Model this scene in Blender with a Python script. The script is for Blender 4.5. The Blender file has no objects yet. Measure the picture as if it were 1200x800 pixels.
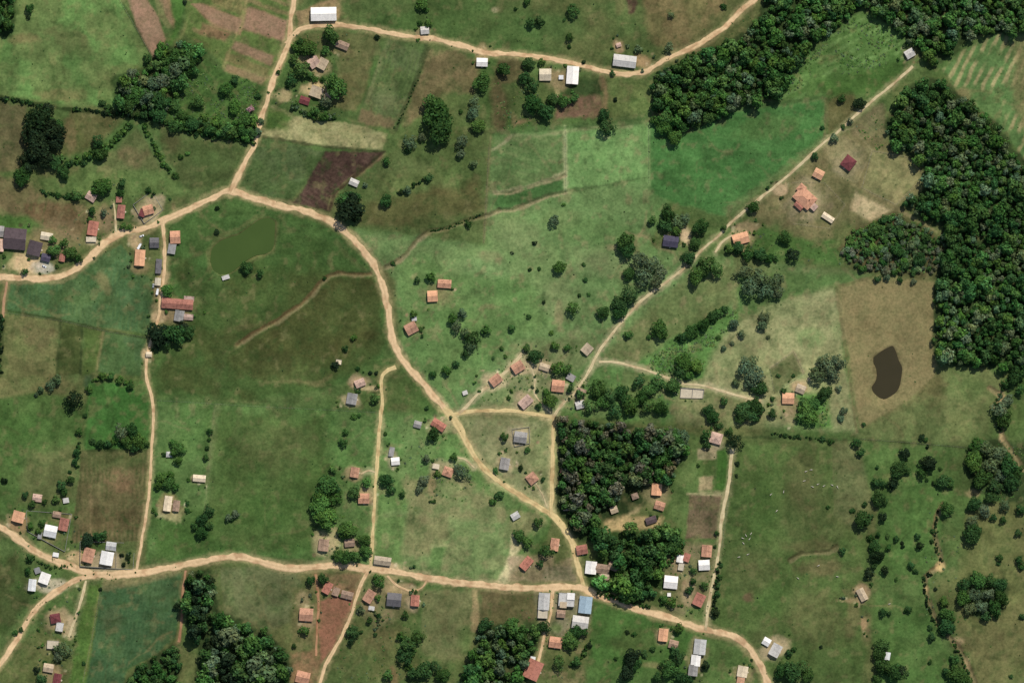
import bpy, math, random
import numpy as np
from mathutils import Vector

# ------------------------------------------------------------------ camera, sky, sun, exposure
SC = bpy.context.scene
S = 0.8                                    # metres per photograph pixel
def wx(px): return (px - 600.0) * S
def wy(py): return (400.0 - py) * S

cam_data = bpy.data.cameras.new("camera")
cam = bpy.data.objects.new("camera", cam_data)
SC.collection.objects.link(cam)
CAM_H = 6000.0
cam.location = (0, 0, CAM_H)
cam.rotation_euler = (0, 0, 0)
cam_data.sensor_fit = 'HORIZONTAL'
cam_data.sensor_width = 36.0
cam_data.lens = 36.0 * CAM_H / (1200 * S)
cam_data.clip_start = 10.0
cam_data.clip_end = 40000.0
SC.camera = cam

SUN_EL, SUN_AZ = math.radians(53), math.radians(24)
world = bpy.data.worlds.new("World")
SC.world = world
world.use_nodes = True
wn = world.node_tree
for n in list(wn.nodes): wn.nodes.remove(n)
sky = wn.nodes.new('ShaderNodeTexSky')
sky.sky_type = 'NISHITA'
sky.sun_disc = False
sky.sun_elevation = SUN_EL
sky.sun_rotation = SUN_AZ
bg = wn.nodes.new('ShaderNodeBackground')
bg.inputs['Strength'].default_value = 0.085
wo = wn.nodes.new('ShaderNodeOutputWorld')
wn.links.new(sky.outputs[0], bg.inputs[0])
wn.links.new(bg.outputs[0], wo.inputs[0])

sun_data = bpy.data.lights.new("sun", 'SUN')
sun_data.energy = 3.6
sun_data.angle = math.radians(0.5)
sun_data.color = (1.0, 0.95, 0.87)
sun = bpy.data.objects.new("sun", sun_data)
SC.collection.objects.link(sun)
sv = Vector((math.sin(SUN_AZ) * math.cos(SUN_EL), math.cos(SUN_AZ) * math.cos(SUN_EL), math.sin(SUN_EL)))
sun.rotation_euler = sv.to_track_quat('Z', 'Y').to_euler()
sun.location = (0, 0, 300)

SC.view_settings.view_transform = 'Standard'
SC.view_settings.look = 'None'
SC.view_settings.exposure = 0.0
SC.view_settings.gamma = 1.0
try: SC.cycles.filter_width = 1.5
except Exception: pass

random.seed(7)
RNG = np.random.default_rng(11)

# ------------------------------------------------------------------ helpers
def lin(c):
    c = np.asarray(c, float) / 255.0
    return np.where(c <= 0.04045, c / 12.92, ((c + 0.055) / 1.055) ** 2.4)

def _hash(ix, iy, seed):
    h = (ix.astype(np.int64) * 374761393 + iy.astype(np.int64) * 668265263 + seed * 974634797) & 0x7fffffff
    h = ((h ^ (h >> 13)) * 1274126177) & 0x7fffffff
    h = ((h ^ (h >> 16)) * 2246822519) & 0x7fffffff
    return (h & 0xffff) / 65535.0

def vnoise(x, y, seed):
    ix = np.floor(x); iy = np.floor(y)
    fx = x - ix; fy = y - iy
    fx = fx * fx * fx * (fx * (fx * 6 - 15) + 10); fy = fy * fy * fy * (fy * (fy * 6 - 15) + 10)
    a = _hash(ix, iy, seed); b = _hash(ix + 1, iy, seed)
    c = _hash(ix, iy + 1, seed); d = _hash(ix + 1, iy + 1, seed)
    return (a * (1 - fx) + b * fx) * (1 - fy) + (c * (1 - fx) + d * fx) * fy

def fbm(x, y, scale, seed, octv=4, gain=0.5):
    t = 0; amp = 1; tot = 0; f = 1.0 / scale
    ca, sa = math.cos(0.6), math.sin(0.6)
    for o in range(octv):
        t = t + amp * vnoise(x * f + 17.3 * o, y * f - 9.1 * o, seed + o * 31)
        tot += amp; amp *= gain; f *= 2.03
        x, y = x * ca - y * sa, x * sa + y * ca
    return t / tot

def sdpoly(x, y, poly):
    d = np.full(x.shape, 1e18); ins = np.zeros(x.shape, bool)
    n = len(poly)
    for i in range(n):
        ax, ay = poly[i]; bx, by = poly[(i + 1) % n]
        ex, ey = bx - ax, by - ay
        qx, qy = x - ax, y - ay
        t = np.clip((qx * ex + qy * ey) / max(ex * ex + ey * ey, 1e-9), 0, 1)
        d = np.minimum(d, (qx - ex * t) ** 2 + (qy - ey * t) ** 2)
        if ay != by:
            c = ((ay > y) != (by > y)) & (x < (bx - ax) * (y - ay) / (by - ay) + ax)
            ins ^= c
    d = np.sqrt(d)
    return np.where(ins, -d, d)

def dline(x, y, pts):
    d = np.full(x.shape, 1e18)
    for (ax, ay), (bx, by) in zip(pts[:-1], pts[1:]):
        ex, ey = bx - ax, by - ay
        qx, qy = x - ax, y - ay
        t = np.clip((qx * ex + qy * ey) / max(ex * ex + ey * ey, 1e-9), 0, 1)
        d = np.minimum(d, (qx - ex * t) ** 2 + (qy - ey * t) ** 2)
    return np.sqrt(d)

def sstep(a, b, v):
    t = np.clip((v - a) / (b - a), 0, 1)
    return t * t * (3 - 2 * t)

def catmull(pts, step=4.0):
    P = [np.array(p, float) for p in pts]
    P = [2 * P[0] - P[1]] + P + [2 * P[-1] - P[-2]]
    out = []
    for i in range(1, len(P) - 2):
        p0, p1, p2, p3 = P[i - 1], P[i], P[i + 1], P[i + 2]
        n = max(2, int(np.linalg.norm(p2 - p1) / step))
        for k in range(n):
            t = k / n
            out.append(0.5 * ((2 * p1) + (-p0 + p2) * t + (2 * p0 - 5 * p1 + 4 * p2 - p3) * t * t + (-p0 + 3 * p1 - 3 * p2 + p3) * t ** 3))
    out.append(P[-2])
    return np.array(out)

POND_GREEN = [(247,305),(249,292),(258,283),(270,278),(280,275),(292,266),(304,258),(314,256),(321,260),(321,275),(319,291),(311,297),(300,299),(290,304),(281,311),(270,319),(258,321),(250,315)]
POND_DARK = [(1024,419),(1030,414),(1038,409),(1046,406),(1050,413),(1053,422),(1057,431),(1056,442),(1054,452),(1050,459),(1043,464),(1036,467),(1029,464),(1024,459),(1022,453),(1026,447),(1028,440),(1027,431),(1024,425)]
GULLIES = [  # points, half width px, depth m, soil colour
    ([(434,321),(415,322),(397,320),(385,323),(375,332),(365,345),(352,357),(338,366),(325,376),(312,382),(300,389),(288,397),(278,404)], 2.2, 1.5, (116,92,64)),
    ([(585,246),(572,252),(560,255),(545,259),(532,264),(520,269),(505,270),(497,275),(488,282),(480,292),(470,303),(460,309),(452,313)], 2.0, 1.3, (96,92,62)),
    ([(662,225),(640,230),(620,238),(600,246),(585,246)], 1.8, 1.0, (72,84,50)),
    ([(663,205),(640,212),(615,220),(597,226),(580,226)], 1.2, 0.6, (110,112,76)),
    ([(1105,590),(1097,604),(1094,620),(1098,640),(1104,660),(1092,668),(1084,676),(1086,695),(1092,715),(1098,730),(1110,745),(1122,756),(1130,770),(1137,785),(1143,800),(1150,820)], 2.2, 1.6, (118,98,72)),
    ([(1160,455),(1172,462),(1176,480),(1172,498),(1176,515),(1190,535),(1198,550)], 2.5, 1.6, (140,118,88)),
    ([(925,656),(938,648),(955,647),(970,646),(980,640)], 2.0, 1.0, (92,86,58)),
    ([(660,228),(672,245),(673,265),(662,285),(640,305),(615,320),(600,340)], 3.0, 0.5, None),
]
BUMPS = [(585,330,14,1.6),(640,275,12,1.2),(600,265,14,1.3),(690,330,22,1.8),(500,250,30,1.8),(480,215,24,1.4),(840,190,40,2.0),(620,285,26,1.9),(655,300,30,1.2),(545,300,30,2.2),(515,350,50,1.5),(350,560,70,3.0),(900,700,60,2.5),(950,560,50,2.2),(1050,480,70,2.0),(700,250,50,2.5),(900,160,60,3.0),(100,60,70,2.5),(420,360,40,-1.5),(270,430,60,1.6),(520,630,60,1.5),(760,760,60,1.5),(1160,760,50,2.5),(630,40,60,2.5),(800,30,50,3.0)]

def Hbase(x, y):
    h = 9.0 * (fbm(x, y, 300, 5, 2) - 0.5) + 3.6 * (fbm(x, y, 95, 9, 2) - 0.5) + 0.9 * (fbm(x, y, 30, 13, 2) - 0.5)
    for bx, by, r, a in BUMPS:
        h = h + a * np.exp(-((x - bx) ** 2 + (y - by) ** 2) / (2 * r * r))
    return h
POND_LEVEL = {}
for nm, pl in (('g', POND_GREEN), ('d', POND_DARK)):
    a = np.array(pl, float)
    POND_LEVEL[nm] = float(Hbase(a[:, 0], a[:, 1]).min()) - 0.35

def H(x, y):
    x = np.asarray(x, float); y = np.asarray(y, float)
    h = Hbase(x, y)
    for pts, hw, dep, col in GULLIES:
        a = np.array(pts)
        m = (x > a[:, 0].min() - 15) & (x < a[:, 0].max() + 15) & (y > a[:, 1].min() - 15) & (y < a[:, 1].max() + 15)
        if not np.any(m): continue
        w = fbm(x[m], y[m], 9, 77, 2) * 2.4 - 1.2
        d = dline(x[m] + w, y[m] + w * 0.6, pts)
        hh = h[m] if h.ndim else h
        hh = hh - dep * (1 - sstep(hw * 0.35, hw * 1.5, d))
        if h.ndim: h[m] = hh
        else: h = hh
    for nm, pl in (('g', POND_GREEN), ('d', POND_DARK)):
        a = np.array(pl)
        m = (x > a[:, 0].min() - 25) & (x < a[:, 0].max() + 25) & (y > a[:, 1].min() - 25) & (y < a[:, 1].max() + 25)
        if not np.any(m): continue
        d = sdpoly(x[m], y[m], pl)
        lv = POND_LEVEL[nm]
        k = 1 - sstep(1.0, 14.0, d)
        hh = h[m] * (1 - k) + (lv + 0.30) * k
        hh = np.where(d < 1.2, lv + 0.30 - 1.3 * sstep(-3.0, 1.2, -d) , hh)
        h[m] = hh
    return h
def h1(px, py): return float(H(np.array([float(px)]), np.array([float(py)]))[0])

def link(o): SC.collection.objects.link(o); return o
def mesh_np(name, V, F, mat=None, col=None, smooth=False, loc_col=None):
    """V (n,3), F (m,k) constant k"""
    me = bpy.data.meshes.new(name)
    V = np.ascontiguousarray(V, np.float32); F = np.ascontiguousarray(F, np.int32)
    m, k = F.shape
    me.vertices.add(len(V)); me.vertices.foreach_set('co', V.ravel())
    me.loops.add(m * k); me.loops.foreach_set('vertex_index', F.ravel())
    me.polygons.add(m)
    me.polygons.foreach_set('loop_start', np.arange(0, m * k, k, dtype=np.int32))
    me.polygons.foreach_set('loop_total', np.full(m, k, np.int32))
    if smooth: me.polygons.foreach_set('use_smooth', np.ones(m, bool))
    me.update(calc_edges=True)
    if col is not None:
        at = me.color_attributes.new('Col', 'FLOAT_COLOR', 'POINT')
        c4 = np.ones((len(V), 4), np.float32); c4[:, :3] = col
        at.data.foreach_set('color', c4.ravel())
    if mat: me.materials.append(mat)
    return me
def mesh_py(name, V, F, mats=None, fm=None, smooth=False):
    me = bpy.data.meshes.new(name)
    me.from_pydata(V, [], F)
    for m in (mats or []): me.materials.append(m)
    if fm:
        for p, i in zip(me.polygons, fm): p.material_index = i
    if smooth:
        for p in me.polygons: p.use_smooth = True
    me.update()
    return me
def obj(name, me, parent=None, loc=(0, 0, 0), rz=0.0, sc=None):
    o = bpy.data.objects.new(name, me)
    o.location = loc; o.rotation_euler = (0, 0, rz)
    if sc is not None: o.scale = sc
    if parent: o.parent = parent
    return link(o)
def tag(o, label=None, cat=None, group=None, kind=None):
    if label: o['label'] = label
    if cat: o['category'] = cat
    if group: o['group'] = group
    if kind: o['kind'] = kind
    return o

class MB:
    def __init__(s): s.v = []; s.f = []
    def add(s, v, f):
        b = len(s.v); s.v += [tuple(p) for p in v]; s.f += [tuple(i + b for i in q) for q in f]
    def box(s, x0, y0, z0, x1, y1, z1):
        s.add([(x0,y0,z0),(x1,y0,z0),(x1,y1,z0),(x0,y1,z0),(x0,y0,z1),(x1,y0,z1),(x1,y1,z1),(x0,y1,z1)],
              [(3,2,1,0),(4,5,6,7),(0,1,5,4),(1,2,6,5),(2,3,7,6),(3,0,4,7)])
    def slab(s, quad, t):
        """thick slab under a quad given counter-clockwise seen from above"""
        top = [Vector(p) for p in quad]
        n = (top[1] - top[0]).cross(top[2] - top[0]).normalized()
        bot = [p - n * t for p in top]
        k = len(top)
        s.add(top + bot, [tuple(range(k)), tuple(range(2 * k - 1, k - 1, -1))] + [((i + 1) % k, i, k + i, k + (i + 1) % k) for i in range(k)])
    def tube(s, pts, rads, n=6, cap=True):
        base = len(s.v); m = len(pts)
        for i, (p, r) in enumerate(zip(pts, rads)):
            p = Vector(p)
            d = (Vector(pts[min(i + 1, m - 1)]) - Vector(pts[max(i - 1, 0)])).normalized()
            a = d.orthogonal().normalized(); b = d.cross(a)
            for k in range(n):
                t = 2 * math.pi * k / n
                s.v.append(tuple(p + a * (r * math.cos(t)) + b * (r * math.sin(t))))
        for i in range(m - 1):
            for k in range(n):
                s.f.append((base + i * n + k, base + i * n + (k + 1) % n, base + (i + 1) * n + (k + 1) % n, base + (i + 1) * n + k))
        if cap:
            s.f.append(tuple(base + k for k in reversed(range(n))))
            s.f.append(tuple(base + (m - 1) * n + k for k in range(n)))
    def mesh(s, name, mat, smooth=False): return mesh_py(name, s.v, s.f, [mat], None, smooth)

# ------------------------------------------------------------------ materials
def newmat(name):
    m = bpy.data.materials.new(name); m.use_nodes = True
    nt = m.node_tree
    b = nt.nodes['Principled BSDF']
    return m, nt, b
def N(nt, t, **kw):
    n = nt.nodes.new(t)
    for k, v in kw.items(): setattr(n, k, v)
    return n
def mixmul(nt, a, b, fac=1.0):
    n = N(nt, 'ShaderNodeMix', data_type='RGBA', blend_type='MULTIPLY')
    n.inputs[0].default_value = fac
    nt.links.new(a, n.inputs[6]); nt.links.new(b, n.inputs[7])
    return n.outputs[2]
def ramp(nt, src, stops):
    r = N(nt, 'ShaderNodeValToRGB')
    e = r.color_ramp.elements
    while len(e) < len(stops): e.new(0.5)
    for i, (p, c) in enumerate(stops):
        e[i].position = p; e[i].color = (*c, 1) if not isinstance(c, (int, float)) else (c, c, c, 1)
    nt.links.new(src, r.inputs[0])
    return r.outputs[0]
def noise(nt, scale, detail=3, rough=0.6, vec=None):
    n = N(nt, 'ShaderNodeTexNoise'); n.inputs['Scale'].default_value = scale
    n.inputs['Detail'].default_value = detail; n.inputs['Roughness'].default_value = rough
    if vec: nt.links.new(vec, n.inputs['Vector'])
    return n.outputs['Fac']
def bump(nt, b, h, strength, dist):
    bn = N(nt, 'ShaderNodeBump'); bn.inputs['Strength'].default_value = strength; bn.inputs['Distance'].default_value = dist
    nt.links.new(h, bn.inputs['Height']); nt.links.new(bn.outputs[0], b.inputs['Normal'])

def mat_ground():
    m, nt, b = newmat('ground_cover')
    at = N(nt, 'ShaderNodeAttribute', attribute_name='Col')
    pos = N(nt, 'ShaderNodeNewGeometry').outputs['Position']
    n1 = noise(nt, 0.42, 4, 0.65, pos)
    n2 = noise(nt, 0.09, 3, 0.6, pos)
    c1 = ramp(nt, n1, [(0.28, (0.66, 0.70, 0.66)), (0.52, (1.0, 1.0, 1.0)), (0.75, (1.30, 1.24, 1.24))])
    c2 = ramp(nt, n2, [(0.3, (0.90, 0.95, 0.92)), (0.7, (1.10, 1.04, 1.06))])
    o = mixmul(nt, mixmul(nt, at.outputs['Color'], c1), c2)
    nt.links.new(o, b.inputs['Base Color'])
    b.inputs['Roughness'].default_value = 1.0
    b.inputs['Specular IOR Level'].default_value = 0.05
    bump(nt, b, n1, 0.55, 0.5)
    return m
def mat_road():
    m, nt, b = newmat('packed_earth')
    at = N(nt, 'ShaderNodeAttribute', attribute_name='Col')
    pos = N(nt, 'ShaderNodeNewGeometry').outputs['Position']
    n1 = noise(nt, 0.35, 4, 0.6, pos)
    c1 = ramp(nt, n1, [(0.3, (0.86, 0.84, 0.80)), (0.7, (1.10, 1.10, 1.10))])
    nt.links.new(mixmul(nt, at.outputs['Color'], c1), b.inputs['Base Color'])
    b.inputs['Roughness'].default_value = 0.95; b.inputs['Specular IOR Level'].default_value = 0.1
    bump(nt, b, n1, 0.2, 0.2)
    return m
def mat_leaf():
    m, nt, b = newmat('foliage')
    at = N(nt, 'ShaderNodeAttribute', attribute_name='Col')
    oi = N(nt, 'ShaderNodeObjectInfo')
    c = mixmul(nt, at.outputs['Color'], oi.outputs['Color'])
    pos = N(nt, 'ShaderNodeNewGeometry').outputs['Position']
    c1 = ramp(nt, noise(nt, 0.35, 2, 0.6, pos), [(0.3, (0.72, 0.74, 0.72)), (0.7, (1.25, 1.22, 1.15))])
    c = mixmul(nt, c, c1)
    d = N(nt, 'ShaderNodeBsdfDiffuse'); t = N(nt, 'ShaderNodeBsdfTranslucent')
    nt.links.new(c, d.inputs[0]); nt.links.new(c, t.inputs[0])
    mx = N(nt, 'ShaderNodeMixShader'); mx.inputs[0].default_value = 0.3
    nt.links.new(d.outputs[0], mx.inputs[1]); nt.links.new(t.outputs[0], mx.inputs[2])
    nt.links.new(mx.outputs[0], nt.nodes['Material Output'].inputs[0])
    nt.nodes.remove(b)
    return m
def mat_flat(name, rgb, rough=0.8, nscale=0.8, lo=0.85, hi=1.1, spec=0.3, metal=0.0):
    m, nt, b = newmat(name)
    tc = N(nt, 'ShaderNodeTexCoord').outputs['Object']
    c = N(nt, 'ShaderNodeRGB'); c.outputs[0].default_value = (*lin(rgb), 1)
    c1 = ramp(nt, noise(nt, nscale, 4, 0.6, tc), [(0.3, lo), (0.7, hi)])
    nt.links.new(mixmul(nt, c.outputs[0], c1), b.inputs['Base Color'])
    b.inputs['Roughness'].default_value = rough; b.inputs['Specular IOR Level'].default_value = spec
    b.inputs['Metallic'].default_value = metal
    return m
def mat_roof(name, rgb, tile=True, dirt=0.5):
    """tiled or corrugated sheet: rows run down the slope, stains and faded patches"""
    m, nt, b = newmat(name)
    tc = N(nt, 'ShaderNodeTexCoord').outputs['Object']
    oi = N(nt, 'ShaderNodeObjectInfo')
    c = N(nt, 'ShaderNodeRGB'); c.outputs[0].default_value = (*lin(rgb), 1)
    big = noise(nt, 0.32, 4, 0.65, tc); small = noise(nt, 1.6, 3, 0.6, tc)
    k = 1 - dirt
    c1 = ramp(nt, big, [(0.30, (k, k * 0.98, k * 0.97)), (0.48, (1, 1, 1)), (0.72, (1.16, 1.14, 1.12))])
    c2 = ramp(nt, small, [(0.3, (0.84, 0.83, 0.82)), (0.7, (1.14, 1.14, 1.14))])
    cr = ramp(nt, oi.outputs['Random'], [(0.0, (0.80, 0.83, 0.86)), (1.0, (1.10, 1.06, 1.02))])
    o = mixmul(nt, mixmul(nt, mixmul(nt, c.outputs[0], c1), c2), cr)
    nt.links.new(o, b.inputs['Base Color'])
    w = N(nt, 'ShaderNodeTexWave', wave_type='BANDS', bands_direction='X')
    w.inputs['Scale'].default_value = 1.3 if tile else 0.9
    w.inputs['Distortion'].default_value = 0.3
    nt.links.new(tc, w.inputs['Vector'])
    bump(nt, b, w.outputs['Fac'], 0.35, 0.06)
    b.inputs['Roughness'].default_value = 0.9 if tile else 0.6
    b.inputs['Specular IOR Level'].default_value = 0.15 if tile else 0.3
    return m
def mat_water(name, rgb, rough):
    m, nt, b = newmat(name)
    pos = N(nt, 'ShaderNodeNewGeometry').outputs['Position']
    c = N(nt, 'ShaderNodeRGB'); c.outputs[0].default_value = (*lin(rgb), 1)
    c1 = ramp(nt, noise(nt, 0.05, 3, 0.6, pos), [(0.3, (0.93, 0.94, 0.92)), (0.7, (1.06, 1.05, 1.05))])
    nt.links.new(mixmul(nt, c.outputs[0], c1), b.inputs['Base Color'])
    b.inputs['Roughness'].default_value = rough; b.inputs['IOR'].default_value = 1.33
    bump(nt, b, noise(nt, 0.6, 3, 0.5, pos), 0.08, 0.1)
    return m
M_GROUND, M_ROAD, M_LEAF = mat_ground(), mat_road(), mat_leaf()
M_BARK = mat_flat('bark', (92, 78, 64), 0.95, 2.0, 0.7, 1.2, 0.1)
M_WALL = {k: mat_flat('plaster_' + k, c, 0.85, 0.9, 0.86, 1.06) for k, c in dict(white=(214,210,202), cream=(206,190,160), brick=(160,104,80), grey=(150,148,142), wood=(120,96,72), ochre=(190,150,100)).items()}
M_GLASS = mat_flat('dark_glass', (40, 48, 54), 0.15, 1, 0.9, 1.1, 0.5)
M_DOOR = mat_flat('door_paint', (96, 70, 52), 0.6, 1, 0.9, 1.1)
M_FRAME = mat_flat('window_frame_paint', (222, 220, 214), 0.6, 1, 0.95, 1.05)
ROOF = {
 'terra': mat_roof('terracotta_tiles', (198, 150, 122)), 'orange': mat_roof('orange_tiles', (218, 168, 132), True, 0.3),
 'red': mat_roof('red_tiles', (180, 122, 104)), 'dred': mat_roof('dark_red_tiles', (116, 66, 68), True, 0.4),
 'pink': mat_roof('faded_pink_tiles', (200, 170, 152)), 'brown': mat_roof('weathered_brown_tiles', (160, 136, 116)),
 'dark': mat_roof('dark_brown_tiles', (92, 80, 82), True, 0.35), 'purple': mat_roof('slate_purple_tiles', (84, 80, 96), True, 0.3),
 'grey': mat_roof('grey_fibre_cement', (150, 148, 144), False, 0.4), 'dgrey': mat_roof('dark_fibre_cement', (108, 104, 104), False, 0.4),
 'white': mat_roof('white_painted_metal', (238, 236, 230), False, 0.16), 'cream': mat_roof('cream_fibre_cement', (222, 206, 176), False, 0.3),
 'beige': mat_roof('beige_fibre_cement', (188, 170, 142), False, 0.4), 'blue': mat_roof('pale_blue_metal', (172, 192, 202), False, 0.25),
 'lgrey': mat_roof('light_grey_metal', (196, 194, 188), False, 0.35), 'concrete': mat_flat('bare_concrete', (196, 184, 160), 0.9, 0.5, 0.8, 1.1),
}
# ------------------------------------------------------------------ ground: one sheet, soil and plant colours per vertex
def axis(n, step, margin, far):
    core = np.arange(-margin, n + margin + step * 0.5, step)
    out = []; d = step; p = core[-1]
    while p < n + far:
        d *= 1.35; p += d; out.append(p)
    lo = []; d = step; p = core[0]
    while p > -far:
        d *= 1.35; p -= d; lo.append(p)
    return np.array(lo[::-1] + list(core) + out)
GX, GY = axis(1200, 1.6, 70, 5000), axis(800, 1.6, 70, 5000)
gx, gy = np.meshgrid(GX, GY)            # photograph pixel coordinates
PX, PY = gx.ravel(), gy.ravel()
J1 = fbm(PX, PY, 16, 101, 4) - 0.5
J2 = fbm(PX, PY, 45, 131, 4) - 0.5
J3 = fbm(PX, PY, 5, 171, 3) - 0.5
COL = np.zeros((len(PX), 3)); COL[:] = lin((86, 106, 60))
FIELDS = []

def blend(m, a, rgb):
    COL[m] = COL[m] * (1 - a[:, None]) + lin(rgb) * a[:, None]
def bbox(poly, pad):
    a = np.array(poly, float)
    return (PX > a[:, 0].min() - pad) & (PX < a[:, 0].max() + pad) & (PY > a[:, 1].min() - pad) & (PY < a[:, 1].max() + pad)
def fld(poly, rgb, f=4, j=8, a=1.0, mott=None, ma=0.5, ms=22, stripes=None, name=None):
    """a patch of ground cover; mott mixes in a second colour in clumps; stripes = (angle, period, rgb, alpha)"""
    m = bbox(poly, f + j + 6)
    x, y = PX[m], PY[m]
    d = sdpoly(x, y, poly) + J1[m] * j + J3[m] * min(j, 4)
    k = (1 - sstep(-f, f, d)) * a
    blend(m, k, rgb)
    if mott is not None:
        q = fbm(x, y, ms, 211 + int(poly[0][0]) + int(poly[0][1]), 4)
        blend(m, k * ma * sstep(0.44, 0.62, q), mott)
    if stripes:
        ang, per, c, sa = stripes
        t = math.radians(ang)
        u = x * math.sin(t) + y * math.cos(t) + J1[m] * 4
        w = 0.5 + 0.5 * np.cos(2 * math.pi * u / per)
        q = fbm(x, y, 18, 307, 3)
        blend(m, k * sa * sstep(0.35, 0.9, w) * sstep(0.3, 0.6, q), c)
    if name: FIELDS.append((name, poly))
def stroke(pts, w, rgb, a=1.0, f=2.0, j=3.0):
    m = bbox(pts, w + f + j + 4)
    d = dline(PX[m], PY[m], pts) + J1[m] * j * 1.5 + J3[m] * j
    blend(m, (1 - sstep(w - f, w + f, d)) * a, rgb)
def blob(x, y, rx, ry, rgb, a=0.8, ang=0):
    m = (np.abs(PX - x) < 2 * max(rx, ry)) & (np.abs(PY - y) < 2 * max(rx, ry))
    t = math.radians(ang); dx, dy = PX[m] - x, PY[m] - y
    u, v = dx * math.cos(t) - dy * math.sin(t), dx * math.sin(t) + dy * math.cos(t)
    d = np.sqrt((u / rx) ** 2 + (v / ry) ** 2) + J1[m] * 0.9 + J3[m] * 0.3
    blend(m, (1 - sstep(0.45, 1.15, d)) * a, rgb)

# big mottling of the pasture everywhere
allm = np.ones(len(PX), bool)
blend(allm, 0.75 * sstep(0.46, 0.62, fbm(PX, PY, 120, 17, 5)), (104, 104, 66))
blend(allm, 0.6 * sstep(0.50, 0.68, fbm(PX, PY, 80, 29, 5)), (72, 104, 50))
# --- top left
fld([(0,-60),(145,-60),(145,0),(160,30),(178,66),(150,95),(135,128),(70,122),(0,112),(-60,105),(-60,-60)], (98,124,72), 3, 6, mott=(112,112,74), ma=.5, ms=30, name=('pasture_field','light green pasture in the top left corner'))
blob(85,48,32,18,(106,104,70),.6,-25); blob(28,46,22,8,(146,120,90),.6); blob(70,112,40,8,(124,106,76),.6); blob(125,100,14,26,(112,116,74),.6)
fld([(141,-60),(171,-60),(172,0),(186,22),(194,46),(186,68),(179,68),(160,30)], (152,122,98), 1.5, 3, mott=(136,108,86), name=('ploughed_field','pink brown ploughed wedge beside the top left pasture'))
fld([(172,-40),(183,-40),(200,22),(206,32),(196,34),(186,20)], (124,124,82), 1, 1)
fld([(183,-40),(190,-40),(206,26),(203,32),(194,18)], (142,116,88), 1, 1)
fld([(196,-20),(226,-20),(214,20),(205,50),(190,60),(206,32)], (78,114,52), 3, 5)
fld([(222,-40),(342,-40),(338,40),(322,85),(310,100),(300,95),(262,78),(240,55),(215,40)], (98,116,62), 2, 3, stripes=(-20,11,(144,118,90),.65))
fld([(224,5),(236,4),(287,24),(282,42),(250,32)], (148,118,92), 1, 1.5, name=('ploughed_strip','pink brown ploughed strip left of the field track'))
fld([(236,26),(272,40),(262,49),(234,38)], (138,108,82), 2, 4); fld([(238,-40),(288,-40),(284,18),(250,6)], (132,122,80), 2, 4)
fld([(290,8),(338,24),(334,50),(284,34)], (152,120,98), 2, 3, name=('ploughed_strip','pink brown ploughed strip right of the field track'))
fld([(276,48),(322,66),(318,78),(270,58)], (142,114,90), 2, 3); fld([(266,62),(316,80),(313,90),(264,72)], (112,104,68), 2, 3); fld([(264,74),(312,92),(306,100),(262,84)], (140,118,86), 2, 3)
stroke([(293,-20),(283,30),(272,52),(262,80)], 1.6, (156,138,96), .7); stroke([(222,20),(212,45)], 1.5, (140,138,88), .6)
fld([(196,92),(240,70),(262,84),(304,100),(300,168),(200,150),(180,138)], (74,104,52), 4, 9, mott=(62,92,44), ms=10, stripes=(35,7,(92,124,62),.5))
# --- below the hedge, left
fld([(-60,118),(30,124),(34,200),(-60,205)], (100,94,66), 4, 10, mott=(112,102,72))
fld([(84,130),(146,138),(130,158),(100,180),(70,186),(78,150)], (100,98,62), 4, 8, mott=(86,94,52)); blob(82,162,10,22,(130,108,80),.6)
fld([(146,150),(172,152),(192,200),(120,205),(118,190)], (98,106,66), 4, 8); blob(156,184,18,14,(128,112,82),.7)
fld([(186,148),(292,170),(272,206),(210,226),(196,200)], (80,92,54), 4, 8, mott=(88,104,58)); blob(203,168,14,16,(78,72,48),.7); blob(252,190,30,14,(82,104,58),.5)
stroke([(152,146),(130,168),(100,186),(70,192)], 8, (70,102,52), .8, 4); stroke([(166,146),(178,166),(192,190),(200,200)], 5, (84,116,64), .85, 3)
stroke([(203,210),(202,225),(203,245)], 2, (140,122,88), .8)
fld([(-60,200),(28,208),(48,228),(36,250),(-60,252)], (114,100,72), 4, 10, mott=(96,96,62))
fld([(46,212),(100,200),(190,200),(225,225),(200,238),(130,225),(92,226),(58,232)], (94,114,64), 4, 8)
fld([(26,240),(50,234),(98,240),(106,262),(92,286),(66,276),(40,258)], (106,86,62), 4, 8, mott=(132,116,86), ms=14)
fld([(-60,250),(30,254),(52,266),(40,276),(-60,262)], (74,104,50), 3, 6); fld([(60,268),(100,288),(112,300),(92,316),(66,320),(54,310)], (84,96,54), 4, 8)
# --- west crop field and meadow
fld([(9,331),(60,332),(86,324),(112,302),(142,286),(154,300),(160,320),(178,326),(178,372),(174,391),(120,384),(60,374),(6,364)], (76,106,68), 1.5, 3, mott=(86,108,66), ms=30, stripes=(82,5,(92,114,68),.5), name=('crop_field','green crop field under the bend of the west road'))
blob(122,330,8,16,(130,122,84),.8,20); blob(95,350,40,10,(88,112,66),.5)
fld([(200,258),(240,243),(272,232),(330,246),(372,258),(402,276),(440,316),(452,350),(456,400),(446,430),(400,450),(300,470),(188,464),(176,440),(204,400),(222,380),(196,330)], (76,104,54), 3, 6, mott=(68,100,52), ms=40, name=('meadow','green meadow round the olive green pond'))
fld([(262,330),(300,320),(420,322),(380,326),(330,370),(280,400),(256,380)], (82,106,56), 6, 12, a=.8)
fld([(300,396),(330,376),(372,344),(392,325),(436,324),(448,352),(440,392),(396,420),(330,446),(282,440),(270,420)], (86,82,48), 7, 14, mott=(78,92,50), ms=40, ma=.6)
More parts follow.
